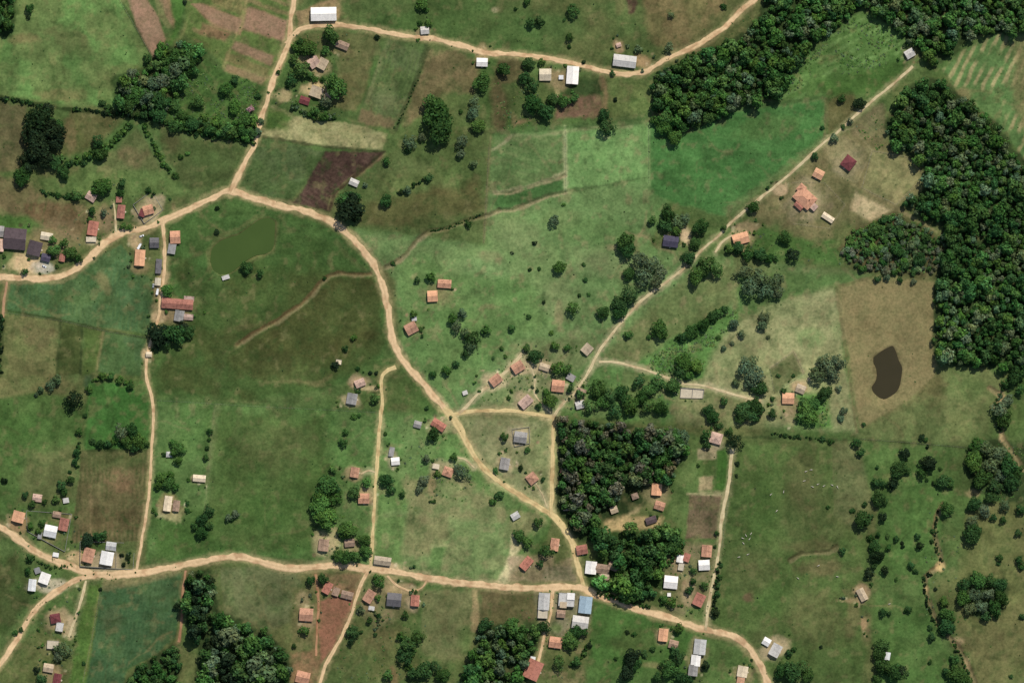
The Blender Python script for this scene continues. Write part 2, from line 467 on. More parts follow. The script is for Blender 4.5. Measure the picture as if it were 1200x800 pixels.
fld([(320,380),(350,362),(420,330),(444,345),(420,388),(350,410)], (84,90,50), 8, 10, a=.6); blob(330,425,26,12,(80,66,46),.6); blob(340,440,60,14,(86,92,54),.5)
stroke([(312,448),(350,446),(372,450),(388,440)], 2, (150,134,96), .7)
stroke([(394,284),(405,298),(420,312),(434,320)], 3, (112,112,74), .6); stroke([(324,262),(323,280),(320,296),(308,300),(292,306)], 2, (118,118,76), .6); stroke([(246,318),(243,298),(255,278),(280,268),(300,254)], 2.2, (112,116,72), .7)
stroke([(255,322),(268,340),(270,380),(258,420),(252,470)], 5, (98,108,66), .5, 4); stroke([(275,385),(295,382),(310,380)], 2, (134,122,86), .6)
# --- top centre
fld([(346,14),(400,-6),(408,6),(396,26),(350,32)], (156,130,98), 2, 5); blob(352,-6,8,20,(120,112,74),.6)
fld([(398,-60),(700,-60),(640,62),(560,58),(510,42),(400,27)], (80,104,56), 4, 9, mott=(92,104,62), ms=50); blob(470,28,30,12,(72,98,50),.5); blob(580,12,6,4,(190,170,140),.7)
fld([(600,-60),(860,-60),(850,0),(800,56),(748,80),(690,76),(640,62)], (86,102,58), 6, 10, mott=(104,104,66), ms=40)
fld([(760,-40),(856,-40),(848,14),(812,48),(770,52),(756,30)], (128,112,78), 6, 10, mott=(104,104,64)); blob(640,30,46,18,(82,110,60),.6); blob(700,50,30,16,(100,106,64),.6)
fld([(731,-20),(751,-20),(744,16),(736,17)], (84,64,54), 2, 3); blob(727,8,8,16,(112,108,70),.6)
fld([(345,50),(360,38),(445,40),(428,105),(418,132),(384,124),(380,100),(400,85),(395,62)], (106,102,66), 3, 5, mott=(96,104,64), ms=25, name=('pasture_field','brownish green pasture right of the farmyard'))
fld([(452,46),(501,52),(490,90),(472,130),(464,152),(424,140),(420,132),(436,95)], (84,103,60), 2, 4, mott=(98,106,74), ms=25, stripes=(74,5,(98,116,68),.7), name=('crop_field','blue green crop field below the north road'))
blob(452,115,18,20,(104,106,74),.6); fld([(424,128),(464,140),(460,153),(418,142)], (124,108,80), 3, 5); stroke([(455,50),(446,70),(430,120)], 1.2, (140,140,98), .6)
fld([(502,58),(540,62),(560,74),(556,112),(530,108),(508,122),(482,146),(470,150),(484,110)], (124,108,78), 4, 8, mott=(100,98,64), ms=14)
fld([(384,126),(420,134),(418,142),(380,138)], (78,98,54), 3, 5)
fld([(318,122),(345,136),(400,144),(456,156),(449,176),(380,172),(306,160),(308,140)], (164,154,114), 2, 4, mott=(146,140,98), ms=14, stripes=(8,5,(140,140,96),.4), name=('hay_field','pale straw coloured strip field beside the north lane'))
fld([(310,122),(344,136),(336,152),(306,150)], (86,112,54), 4, 6)
fld([(305,162),(382,178),(372,200),(340,236),(284,224),(282,205)], (78,97,56), 1.5, 3, mott=(92,104,72), ms=25, stripes=(20,5,(92,108,66),.6), name=('crop_field','dark green crop field above the road junction')); blob(330,190,22,18,(86,104,68),.4)
fld([(382,178),(450,178),(446,188),(412,208),(394,222),(384,236),(386,248),(342,238),(352,226)], (84,62,58), 1.5, 3, mott=(66,48,46), ms=6, stripes=(-32,5,(108,84,76),.6), name=('ploughed_field','dark purple brown ploughed field above the big roadside tree'))
stroke([(452,180),(430,198),(405,214),(390,230),(386,245)], 2, (146,120,92), .8)
fld([(452,152),(480,150),(520,110),(556,112),(580,160),(574,284),(416,264),(410,232),(450,186)], (94,108,64), 5, 9, mott=(84,104,56), ms=40)
fld([(428,236),(470,228),(560,214),(568,246),(500,268),(420,262)], (98,94,58), 8, 12, a=.85, mott=(108,98,64)); blob(475,212,50,14,(106,118,70),.6,10); blob(470,195,40,10,(104,116,72),.5); blob(520,262,40,14,(84,104,58),.6)
fld([(584,72),(604,66),(620,80),(614,110),(600,118),(590,154),(578,156),(574,110)], (96,88,60), 4, 7); fld([(598,112),(616,104),(622,140),(602,150)], (140,110,86), 3, 5)
fld([(588,100),(620,88),(700,92),(706,112),(658,112),(640,140),(604,142)], (84,98,56), 4, 7)
fld([(660,92),(704,94),(706,112),(664,113)], (60,78,44), 3, 5); fld([(655,114),(706,112),(702,136),(650,141)], (128,98,82), 3, 5, mott=(112,92,70)); stroke([(706,92),(710,112),(708,130)], 3, (138,112,84), .8)
fld([(712,88),(764,96),(764,130),(718,136)], (104,116,68), 4, 6, mott=(90,110,60), ms=12)
stroke([(652,98),(654,115)], 2, (176,156,116), .8)
# --- the central holding, upper part
fld([(577,158),(660,150),(760,142),(966,118),(966,164),(850,254),(786,236),(762,288),(800,304),(860,300),(860,400),(820,440),(700,480),(540,482),(520,478),(470,405),(464,330),(416,268),(568,286)], (90,118,66), 3, 5, mott=(98,118,68), ms=45, name=('pasture_field','rolling green pasture between the village and the north field'))
fld([(578,160),(661,158),(662,206),(600,224),(578,224)], (84,108,60), 2, 3, mott=(72,104,54), ms=14, stripes=(-16,9,(100,116,70),.5)); fld([(580,230),(640,212),(662,206),(661,222),(610,242),(580,246)], (62,98,48), 2, 3)
fld([(664,154),(760,146),(760,214),(700,218),(664,222)], (94,128,70), 2, 4, mott=(86,122,64), ms=20, name=('meadow','smooth green meadow strip left of the north field'))
fld([(760,144),(966,118),(966,162),(920,200),(850,254),(786,236),(764,224)], (72,114,58), 2, 4, mott=(64,106,52), ms=50, stripes=(-10,11,(82,120,64),.3), name=('crop_field','deep green field in the pointed north corner'))
fld([(880,225),(966,158),(966,166),(850,256),(850,246)], (108,122,74), 4, 6, a=.8); blob(900,150,50,14,(96,124,66),.5,10); blob(820,200,40,20,(66,108,52),.5)
stroke([(662,148),(663,225)], 2.2, (140,150,104), .8, 1.5); stroke([(760,146),(760,215)], 1.5, (112,142,84), .7); stroke([(600,158),(630,160),(690,150),(740,148)], 2, (132,134,92), .6); stroke([(664,223),(700,219),(760,208)], 1.6, (66,90,48), .8); stroke([(580,226),(615,219),(640,212),(662,202)], 1.4, (156,152,112), .8); stroke([(577,176),(590,168),(600,158)], 1.6, (150,146,108), .7)
blob(610,280,34,26,(110,128,78),.7); blob(655,258,30,18,(100,122,70),.5); blob(565,312,34,20,(98,126,74),.6); blob(572,300,20,8,(108,112,72),.6); blob(700,270,40,22,(86,120,62),.5); blob(655,350,30,30,(106,118,74),.6); blob(690,300,40,14,(102,118,72),.5); blob(608,345,30,22,(76,112,54),.6); blob(655,370,6,20,(134,122,86),.5); blob(718,290,10,6,(132,116,86),.6); blob(545,350,20,16,(104,118,74),.6); blob(720,310,50,18,(110,118,78),.4)
fld([(464,310),(500,300),(530,320),(600,330),(650,380),(600,400),(560,440),(520,470),(470,404)], (82,114,58), 8, 14, a=.8, mott=(92,118,64), ms=30)
fld([(600,400),(650,400),(680,380),(700,400),(690,430),(650,470),(610,480),(560,478),(580,440)], (98,114,68), 6, 10, a=.85, mott=(118,120,82), ms=14)
fld([(705,420),(740,380),(800,330),(860,310),(866,350),(820,390),(760,430)], (92,104,60), 5, 9, mott=(86,108,58), ms=30); fld([(740,432),(800,390),(850,360),(866,366),(840,400),(820,440),(780,450)], (72,112,52), 5, 9, mott=(86,120,62), ms=14)
fld([(660,440),(700,424),(760,440),(800,452),(790,500),(660,488)], (76,108,54), 4, 8, mott=(100,110,66), ms=20)
fld([(840,390),(880,368),(920,350),(978,336),(984,380),(1004,506),(900,498),(880,470),(826,450),(828,420)], (126,130,86), 4, 8, mott=(110,124,76), ms=30, name=('pasture_field','pale dry pasture with scattered grey trees'))
fld([(900,320),(1020,322),(978,336),(900,356),(860,380),(862,320)], (78,106,54), 4, 8); blob(950,395,20,14,(100,128,72),.6); blob(910,420,40,20,(130,132,88),.5)
fld([(902,432),(930,412),(942,436),(908,460)], (84,92,54), 1.5, 3, mott=(100,104,66), ms=10, name=('garden_plot','small square fenced plot above the orange farmhouse')); stroke([(903,430),(930,411),(942,437)], 1.3, (136,128,92), .9)
fld([(800,452),(830,452),(890,468),(880,500),(800,500),(786,480)], (112,116,74), 4, 7, mott=(96,108,62), ms=14)
fld([(930,460),(970,462),(975,502),(930,500)], (80,120,54), 4, 6); blob(895,486,20,14,(112,114,72),.5)
# --- right side
fld([(980,337),(1030,322),(1095,330),(1094,400),(1100,430),(1088,452),(1030,480),(1006,502)], (132,124,86), 3, 5, mott=(122,122,80), ms=40, name=('pasture_field','dry tan pasture around the dark pond'))
blob(1040,437,30,44,(116,100,72),.6); blob(1075,430,18,36,(128,118,84),.5); stroke([(1092,378),(1075,388),(1060,396),(1048,402)], 2, (156,138,102), .6); stroke([(1070,420),(1072,445),(1066,470)], 4, (134,122,88), .4, 3); blob(1078,398,14,8,(100,92,62),.5)
fld([(1006,480),(1060,470),(1100,430),(1160,430),(1178,450),(1160,490),(1134,524),(1006,514)], (106,118,72), 5, 9, mott=(118,120,78), ms=30); blob(1090,450,22,24,(104,90,62),.7); blob(1130,455,30,14,(94,112,64),.6); blob(1125,500,20,18,(118,122,76),.5)
fld([(866,512),(1006,516),(1012,560),(1016,640),(1020,720),(1010,820),(905,820),(888,760),(852,740),(832,734),(846,640)], (84,104,56), 4, 6, mott=(98,102,64), ms=55, name=('pasture_field','large cattle pasture right of the long lane'))
fld([(976,516),(1008,516),(1026,590),(1000,620),(978,600)], (110,112,76), 5, 8, a=.8); blob(940,560,24,34,(108,106,70),.6); blob(895,600,30,50,(78,106,52),.5); blob(965,665,34,14,(118,104,74),.7); blob(955,720,40,40,(110,110,70),.6); blob(905,700,26,22,(76,108,52),.5); blob(1000,720,10,30,(122,108,76),.6); blob(945,640,40,10,(112,104,70),.6); blob(876,699,8,6,(110,88,70),.8); blob(1015,735,8,20,(134,112,84),.5)
fld([(1010,520),(1130,528),(1110,600),(1090,680),(1098,740),(1120,780),(1125,820),(1030,820),(1024,700),(1030,620)], (80,110,56), 5, 8, mott=(90,112,62), ms=40); blob(1060,695,40,20,(96,112,66),.4)
fld([(1134,600),(1260,560),(1260,860),(1148,860),(1140,780),(1120,740),(1122,660)], (114,112,72), 5, 9, mott=(100,110,64), ms=30); blob(1168,760,40,40,(124,118,78),.6); blob(1115,640,20,30,(92,114,62),.6); blob(1150,540,40,50,(84,94,56),.6)
fld([(1104,82),(1128,62),(1166,40),(1260,36),(1260,230),(1200,188),(1162,138),(1132,118)], (96,126,74), 3, 6, stripes=(64,10,(166,152,112),.95), name=('hay_field','striped green hay field in the top right corner'))
fld([(1190,40),(1240,40),(1240,180),(1196,150),(1186,100)], (140,124,88), 5, 8, a=.6); blob(1130,110,12,8,(144,124,92),.7)
fld([(925,96),(940,72),(962,52),(986,30),(1010,14),(1048,34),(1070,56),(1060,84),(1020,104),(972,114),(915,116)], (82,114,58), 4, 8, mott=(96,124,68), ms=8, stripes=(28,9,(108,138,80),.8)); fld([(960,94),(1010,82),(1060,70),(1066,82),(1020,112),(970,114)], (74,106,50), 5, 6); blob(1080,50,18,14,(92,112,62),.6); blob(1078,62,12,10,(112,110,70),.6)
fld([(966,116),(1000,110),(1012,128),(970,160)], (98,94,60), 4, 6); fld([(1000,140),(1034,122),(1042,160),(1020,176),(996,166)], (116,108,80), 4, 7, mott=(104,100,70), ms=10)
fld([(966,164),(984,156),(1036,168),(1060,182),(1084,200),(1082,222),(1056,242),(1012,222),(990,210),(960,240),(900,262),(880,250),(930,205)], (120,114,78), 4, 7, mott=(108,114,70), ms=20)
fld([(1022,176),(1062,184),(1082,206),(1050,240),(1010,220)], (124,120,80), 2, 4, mott=(112,118,74), name=('pasture_field','small dry paddock beside the dark red roofed house')); fld([(1002,222),(1046,246),(1020,260),(996,246)], (154,136,104), 2, 4); stroke([(1000,216),(1030,232),(1060,250),(1088,266),(1112,280)], 2, (160,142,108), .8)
blob(994,190,20,16,(150,134,112),.85); blob(944,232,26,26,(150,132,108),.8); blob(962,222,24,16,(118,120,74),.5); fld([(880,262),(920,250),(985,285),(986,312),(880,302)], (80,112,56), 5, 8); blob(925,250,26,18,(112,98,72),.6); blob(955,270,22,14,(122,110,76),.7); blob(970,275,10,8,(140,124,90),.6)
fld([(982,292),(1000,270),(1046,250),(1080,264),(1112,285),(1096,326),(1030,320),(990,308)], (82,84,54), 5, 8, mott=(112,86,66), ms=12); blob(1118,278,14,8,(146,122,86),.8)
# --- lower left
fld([(-60,360),(4,366),(72,376),(68,410),(66,440),(50,460),(-60,480)], (116,114,74), 3, 5, mott=(100,112,66), ms=25, name=('pasture_field','dry pasture on the left edge below the crop field')); blob(45,395,24,16,(126,112,80),.6); stroke([(2,366),(0,440)], 3, (54,70,38), .7)
fld([(72,377),(97,383),(96,438),(66,440)], (74,84,46), 2, 3, mott=(90,96,56), ms=10, name=('vegetable_field','narrow dark green strip of vegetables')); fld([(98,384),(120,388),(112,436),(97,440),(98,410)], (84,102,52), 2, 3); stroke([(121,388),(116,420),(113,434)], 1.6, (142,126,88), .7); stroke([(71,378),(66,440)], 1.2, (56,70,40), .8)
fld([(123,388),(172,396),(168,440),(120,438),(114,434)], (76,102,60), 2, 3, mott=(80,104,72), name=('crop_field','small blue green crop field beside the big dark tree')); blob(104,450,8,12,(72,100,76),.7)
fld([(104,448),(172,446),(180,478),(178,526),(98,528),(100,490)], (66,110,50), 3, 5, mott=(76,114,56), ms=30, name=('meadow','bright green square meadow left of the lane'))
fld([(-60,474),(50,460),(96,470),(94,600),(40,600),(-60,600)], (84,110,58), 5, 9, mott=(74,106,52), ms=30); fld([(30,530),(92,520),(92,590),(20,590)], (106,108,70), 8, 12, a=.8); blob(68,450,30,14,(118,108,74),.6); blob(30,500,40,20,(72,106,50),.5); stroke([(50,474),(44,490),(42,515)], 1.6, (70,90,48), .6)
fld([(97,530),(176,530),(170,580),(166,634),(120,634),(84,636),(90,580)], (112,98,70), 2, 4, mott=(98,96,62), ms=30, stripes=(90,5,(78,84,50),.8), name=('ploughed_field','brown tilled field with fine upright rows beside the lane')); fld([(96,528),(176,528),(176,545),(98,552)], (88,98,58), 6, 8, a=.7); blob(142,562,22,18,(140,108,84),.6); stroke([(106,570),(106,630)], 1.5, (150,126,94), .6); blob(130,610,50,18,(92,78,54),.6)
fld([(-60,640),(36,655),(34,690),(20,730),(-60,780)], (76,88,50), 4, 7, mott=(76,104,52), ms=30); blob(5,670,20,20,(72,78,46),.6); fld([(40,740),(60,730),(80,760),(80,820),(-60,830),(-10,780)], (92,100,58), 4, 7)
fld([(118,686),(150,684),(214,668),(216,690),(210,720),(206,746),(180,768),(150,784),(136,820),(96,820),(106,760)], (66,96,63), 1.5, 3, mott=(80,102,64), ms=40, stripes=(78,5,(82,108,72),.5), name=('crop_field','blue green crop field below the south road'))
blob(132,728,14,22,(98,108,76),.5); fld([(100,684),(118,685),(110,740),(98,820),(76,820),(92,740)], (82,110,50), 2, 4, mott=(92,114,54), name=('grass_strip','bright grass strip left of the blue green crop field')); stroke([(116,690),(108,745),(97,800)], .9, (150,150,90), .6)
fld([(120,680),(160,676),(215,664),(216,672),(160,686),(120,690)], (146,132,96), 3, 4, a=.7)
fld([(252,668),(300,662),(350,672),(356,700),(350,724),(312,740),(282,726),(256,716)], (106,110,76), 3, 6, mott=(96,108,68), ms=14, name=('pasture_field','greyish dry pasture above the south west wood'))
fld([(184,468),(400,478),(526,488),(545,515),(600,575),(650,602),(640,630),(590,688),(430,662),(280,650),(170,662),(176,560)], (82,110,56), 3, 5, mott=(90,112,62), ms=45, name=('pasture_field','big green pasture inside the bend of the south road'))
fld([(254,480),(380,486),(392,530),(372,560),(370,630),(290,650),(236,620),(240,560)], (88,104,58), 8, 12, a=.8, mott=(80,106,54), ms=40); blob(325,520,50,36,(108,108,70),.5); blob(210,630,40,20,(80,110,54),.6); blob(310,600,50,30,(78,104,52),.5); stroke([(256,475),(250,520),(242,575)], 3, (112,120,76), .6); stroke([(282,480),(276,520)], 4, (104,112,70), .4)
fld([(186,592),(212,600),(212,612),(184,606)], (186,170,128), 2, 4, a=.9)
fld([(446,600),(520,592),(604,612),(596,680),(560,682),(440,660)], (104,122,72), 5, 9, mott=(118,118,78), ms=20); fld([(444,605),(476,605),(470,658),(440,656)], (86,114,58), 4, 6, a=.8); fld([(478,602),(526,600),(520,650),(470,648)], (116,112,74), 5, 8, a=.7); fld([(506,638),(524,638),(516,668),(502,664)], (84,112,58), 3, 4, a=.9); stroke([(506,640),(526,638)], 1.5, (146,142,98), .7)
fld([(470,560),(540,556),(590,590),(600,612),(480,602)], (104,114,70), 5, 9, mott=(134,124,86), ms=14); fld([(448,490),(520,494),(540,530),(520,560),(450,560)], (86,116,60), 5, 8, mott=(98,116,68), ms=20)
fld([(590,686),(584,680),(596,650),(600,626),(612,632),(606,650),(618,650),(606,680)], (184,170,128), 3, 5); fld([(596,598),(640,602),(644,612),(606,630)], (132,128,86), 4, 6, a=.8)
fld([(540,490),(646,492),(645,596),(600,570),(560,530)], (114,120,78), 4, 7, mott=(124,124,86), ms=14); fld([(622,500),(642,500),(642,575),(615,540)], (106,116,72), 4, 6)
# --- lower middle and right villages
fld([(374,704),(414,690),(424,672),(416,706),(404,736),(390,764),(376,776),(371,740)], (140,100,78), 2, 3, mott=(130,94,72), name=('red_soil_plot','bare red soil plot between two tracks')); fld([(378,672),(430,668),(418,690),(396,690)], (138,112,84), 4, 6)
fld([(344,690),(372,688),(372,760),(340,760)], (98,104,62), 5, 8, mott=(126,110,80), ms=12); fld([(340,765),(372,762),(376,800),(336,800)], (150,116,88), 4, 6)
fld([(398,736),(420,706),(492,714),(490,800),(380,820)], (86,104,58), 5, 8, mott=(104,100,64), ms=30); blob(452,745,30,22,(114,102,70),.5); blob(460,790,8,16,(142,106,82),.6)
fld([(493,690),(556,690),(560,730),(548,770),(520,776),(492,760)], (112,116,76), 4, 7, mott=(124,120,84), ms=18); blob(545,750,12,22,(82,106,56),.7); fld([(562,692),(632,694),(628,728),(566,734)], (106,94,66), 3, 6, mott=(96,96,60), ms=16, name=('fallow_plot','brown fallow plot below the south road')); stroke([(556,694),(558,715),(556,735)], 4, (176,148,112), .8, 2)
fld([(424,690),(448,676),(494,690),(492,716),(440,735),(424,720)], (128,116,86), 4, 7, mott=(96,104,64), ms=12)
fld([(694,702),(740,714),(790,730),(830,745),(812,790),(800,830),(680,830),(690,760)], (72,104,50), 3, 5, mott=(84,106,58), ms=40, name=('meadow','dark green meadow under the village road')); blob(745,755,30,20,(82,88,52),.5); blob(762,778,14,5,(140,128,90),.7)
fld([(826,746),(862,752),(884,776),(890,830),(822,830)], (88,112,60), 3, 6)
fld([(786,508),(826,512),(860,524),(852,560),(846,640),(800,640),(782,620),(786,580),(800,540)], (90,112,62), 4, 6, mott=(100,116,68), ms=20)
fld([(808,578),(846,580),(840,632),(804,630)], (120,100,82), 1.5, 2.5, mott=(110,96,74), stripes=(90,3,(100,92,66),.4), name=('vegetable_plot','square brown vegetable plot beside the long lane')); fld([(820,540),(838,538),(836,556),(816,558)], (82,104,54), 1.5, 2); fld([(842,528),(858,528),(851,576),(837,572)], (70,108,46), 1.5, 2.5, name=('lawn','narrow bright lawn left of the long lane'))
fld([(818,526),(840,524),(839,537),(818,538)], (172,152,124), 1.5, 2.5); fld([(818,558),(836,557),(834,575),(819,574)], (166,146,114), 1.5, 2.5); stroke([(820,576),(850,578)], 1.6, (176,160,124), .7)
fld([(596,650),(622,650),(676,652),(678,682),(620,682),(596,680)], (156,136,108), 3, 5, mott=(136,120,92), ms=10); fld([(638,664),(674,664),(676,680),(636,680)], (142,128,104), 1.5, 2.5); fld([(648,620),(664,620),(672,650),(650,660)], (96,104,62), 4, 6)
fld([(626,690),(694,692),(690,740),(670,760),(632,740)], (140,128,106), 4, 7, mott=(110,110,76), ms=10); blob(652,735,10,8,(90,116,58),.7); blob(675,752,8,14,(140,128,100),.6)
fld([(600,770),(640,740),(690,760),(680,830),(596,830)], (96,104,62), 5, 8, mott=(150,128,98), ms=10)
fld([(774,636),(840,636),(834,700),(826,728),(776,716),(766,690)], (132,120,92), 4, 7, mott=(100,108,66), ms=10); fld([(804,712),(826,708),(824,728),(802,722)], (100,120,68), 3, 4); fld([(764,690),(790,694),(784,716),(764,708)], (92,108,60), 3, 5)
fld([(708,608),(724,598),(742,606),(778,606),(772,618),(710,624)], (192,162,120), 2.5, 4); fld([(730,580),(744,570),(756,580),(748,600),(736,604)], (186,160,124), 2.5, 4)
fld([(656,492),(800,504),(806,530),(790,556),(782,580),(740,600),(704,612),(700,640),(664,630),(652,600)], (52,66,38), 4, 8); fld([(700,622),(782,622),(778,690),(752,708),(690,692),(684,668),(700,650)], (56,76,38), 4, 8)
# meadow under the west bend, dry plots by the right hand houses, scrubby gully
fld([(205,300),(250,325),(300,312),(420,318),(450,350),(452,400),(440,430),(300,468),(190,462),(180,440),(206,400),(222,380)], (70,84,44), 10, 16, a=.55, mott=(82,76,44), ma=.6, ms=40)
fld([(330,270),(420,292),(440,318),(396,322),(330,320),(300,330),(262,326),(290,310),(322,296)], (68,92,46), 8, 12, a=.5)
fld([(880,238),(930,206),(966,176),(1000,150),(1040,160),(1084,200),(1080,225),(1054,246),(1020,262),(985,262),(960,286),(920,270),(890,262)], (138,122,90), 6, 10, a=.55, mott=(118,116,78), ms=16)
fld([(1022,178),(1060,186),(1080,206),(1050,240),(1012,220)], (156,144,104), 1.5, 2, a=.9, mott=(132,132,88), ms=14)
blob(994,191,21,17,(176,160,136),.9); blob(944,234,27,27,(172,152,126),.8); fld([(962,166),(984,158),(1020,176),(1004,212),(974,196)], (146,132,100), 2, 4, a=.7); fld([(1002,224),(1044,247),(1020,259),(998,247)], (188,164,132), 1.2, 1.5, a=1)
fld([(985,338),(1030,324),(1094,332),(1093,400),(1096,432),(1070,470),(1010,500)], (138,122,86), 5, 9, a=.6, mott=(122,112,76), ms=26)
fld([(742,434),(800,392),(850,362),(868,366),(842,402),(822,442),(784,452)], (78,118,54), 4, 7, a=.8, mott=(62,92,44), ms=8)
blob(600,208,30,14,(80,104,56),.4)
# cattle paths and old furrows, narrow and wandering
_r = random.Random(99)
for n in range(170):
    x, y = _r.uniform(0, 1200), _r.uniform(0, 800); t = _r.uniform(0, 6.28); pts = [(x, y)]
    for k in range(_r.randint(5, 14)):
        t += _r.gauss(0, .28); x += 7 * math.cos(t); y += 7 * math.sin(t); pts.append((x, y))
    c = _r.choice([(132,122,84), (60,80,42), (120,118,78), (70,74,44)])
    stroke(pts, _r.uniform(.5, 1.1), c, _r.uniform(.25, .6), 1.0, 2.0)
for pts in ([(1022,177),(1062,184),(1084,206),(1050,240),(1010,220),(1022,177)],[(1002,223),(1046,246),(1020,260),(996,246),(1002,223)],[(966,160),(1000,150),(1022,177),(1004,214),(986,208)],[(928,214),(966,214),(990,240),(972,268),(930,262),(912,236),(928,214)]):
    stroke(pts, .8, (160,146,112), .7, .8, 1.0)
# woodland floors (leaf litter and undergrowth)
WOODS_FLOOR = [
 [(1046,128),(1062,100),(1092,92),(1110,96),(1130,120),(1162,140),(1204,192),(1290,230),(1290,440),(1190,434),(1140,430),(1104,424),(1093,414),(1095,330),(1110,292),(1100,268),(1060,242),(1084,218),(1078,190),(1044,170),(1036,148)],
 [(764,94),(800,72),(838,58),(866,40),(890,20),(908,-60),(1290,-60),(1290,36),(1168,38),(1132,48),(1096,82),(1080,60),(1052,36),(1012,10),(990,26),(962,48),(940,68),(924,94),(914,114),(860,124),(852,138),(800,158),(782,158),(766,132)],
 [(214,672),(248,668),(258,720),(284,726),(312,742),(342,768),(338,860),(222,860),(232,760),(218,730)],
 [(566,734),(612,726),(636,736),(626,772),(608,830),(530,830),(548,772)],
 [(138,812),(166,780),(200,756),(213,752),(206,820)],
 [(132,88),(172,82),(186,56),(236,54),(236,72),(206,106),(196,140),(136,134)],
 [(-70,-60),(18,-60),(19,22),(14,44),(-70,46)],
 [(1122,684),(1140,674),(1178,676),(1182,702),(1172,720),(1150,726),(1126,714)],
 [(1134,522),(1160,512),(1200,520),(1290,520),(1290,590),(1180,590),(1146,580),(1130,548)],
]
for w in WOODS_FLOOR: fld(w, (62,78,46), 3, 6, mott=(48,60,34), ms=8)
# dark fence-line growth and pale balks between fields
for pts, c, w in [([(0,114),(30,119),(75,128),(135,134),(180,140)],(48,62,34),2.2),([(190,146),(240,158),(300,168)],(46,62,34),3),([(306,160),(380,172),(450,178)],(60,66,40),1.6),([(450,178),(412,210),(392,226),(386,247)],(60,48,40),2),
  ([(464,154),(472,130),(490,90),(502,58)],(66,76,46),2),([(500,52),(486,95),(466,150)],(70,80,50),1.5),([(575,160),(570,230),(567,284)],(112,110,74),1.5),([(8,364),(72,375),(123,387),(172,396)],(58,70,40),1.4),([(96,386),(94,438)],(52,66,38),1.2),
  ([(1006,514),(1060,518),(1130,524)],(66,76,44),1.1),([(866,512),(930,513),(1004,516)],(64,80,46),1.4),([(976,518),(978,600)],(104,106,70),1.2),([(96,528),(176,527)],(66,76,44),1.6),([(96,530),(92,590),(84,636)],(84,84,54),1.6),([(142,0),(160,32),(178,66)],(56,70,40),1.4),
  ([(664,146),(700,152),(760,142)],(74,96,52),1.2),([(577,158),(700,146),(850,130),(966,114)],(70,96,50),1.6),([(968,116),(966,164)],(108,100,68),1.6),([(252,476),(246,530),(240,600)],(112,118,78),1.2),([(185,468),(320,475),(440,482)],(72,94,50),1.2),([(1030,322),(980,336),(1004,506)],(112,106,70),1.4),
  ([(806,578),(846,580)],(176,160,126),1.4),([(848,580),(842,632)],(150,136,104),1.4),([(656,492),(655,600)],(60,70,42),1.6),([(256,668),(260,714)],(90,104,60),2.5),([(493,692),(492,760)],(86,104,60),1.6),([(560,690),(566,734)],(100,98,66),1.4)]:
    stroke(pts, w, c, .8, 1.0, 1.5)
# stream banks, pond margins
for pts, hw, dep, c in GULLIES:
    if c is not None:
        stroke(pts, hw * 1.15, c, .85, 1.2, 2.0)
        stroke([(x + 1.6, y + 1.8) for x, y in pts], hw * .7, (152, 138, 104), .55, 1.0, 2.5)
for pl, c in ((POND_GREEN, (108,106,66)), (POND_DARK, (112,96,70))):
    stroke(pl + [pl[0]], 2.4, c, .8, 1.5, 2)
blob(1102,664,7,7,(206,170,124),.95); blob(1085,690,5,7,(190,158,118),.8); blob(1174,468,5,12,(190,160,122),.8); blob(1168,475,7,5,(170,140,108),.7); blob(1174,512,4,6,(186,156,120),.7); blob(1142,578,10,6,(176,150,116),.6); blob(1122,750,8,5,(188,160,126),.7); blob(1134,775,4,10,(184,156,122),.7)
blob(805,57,14,8,(130,90,76),.6)

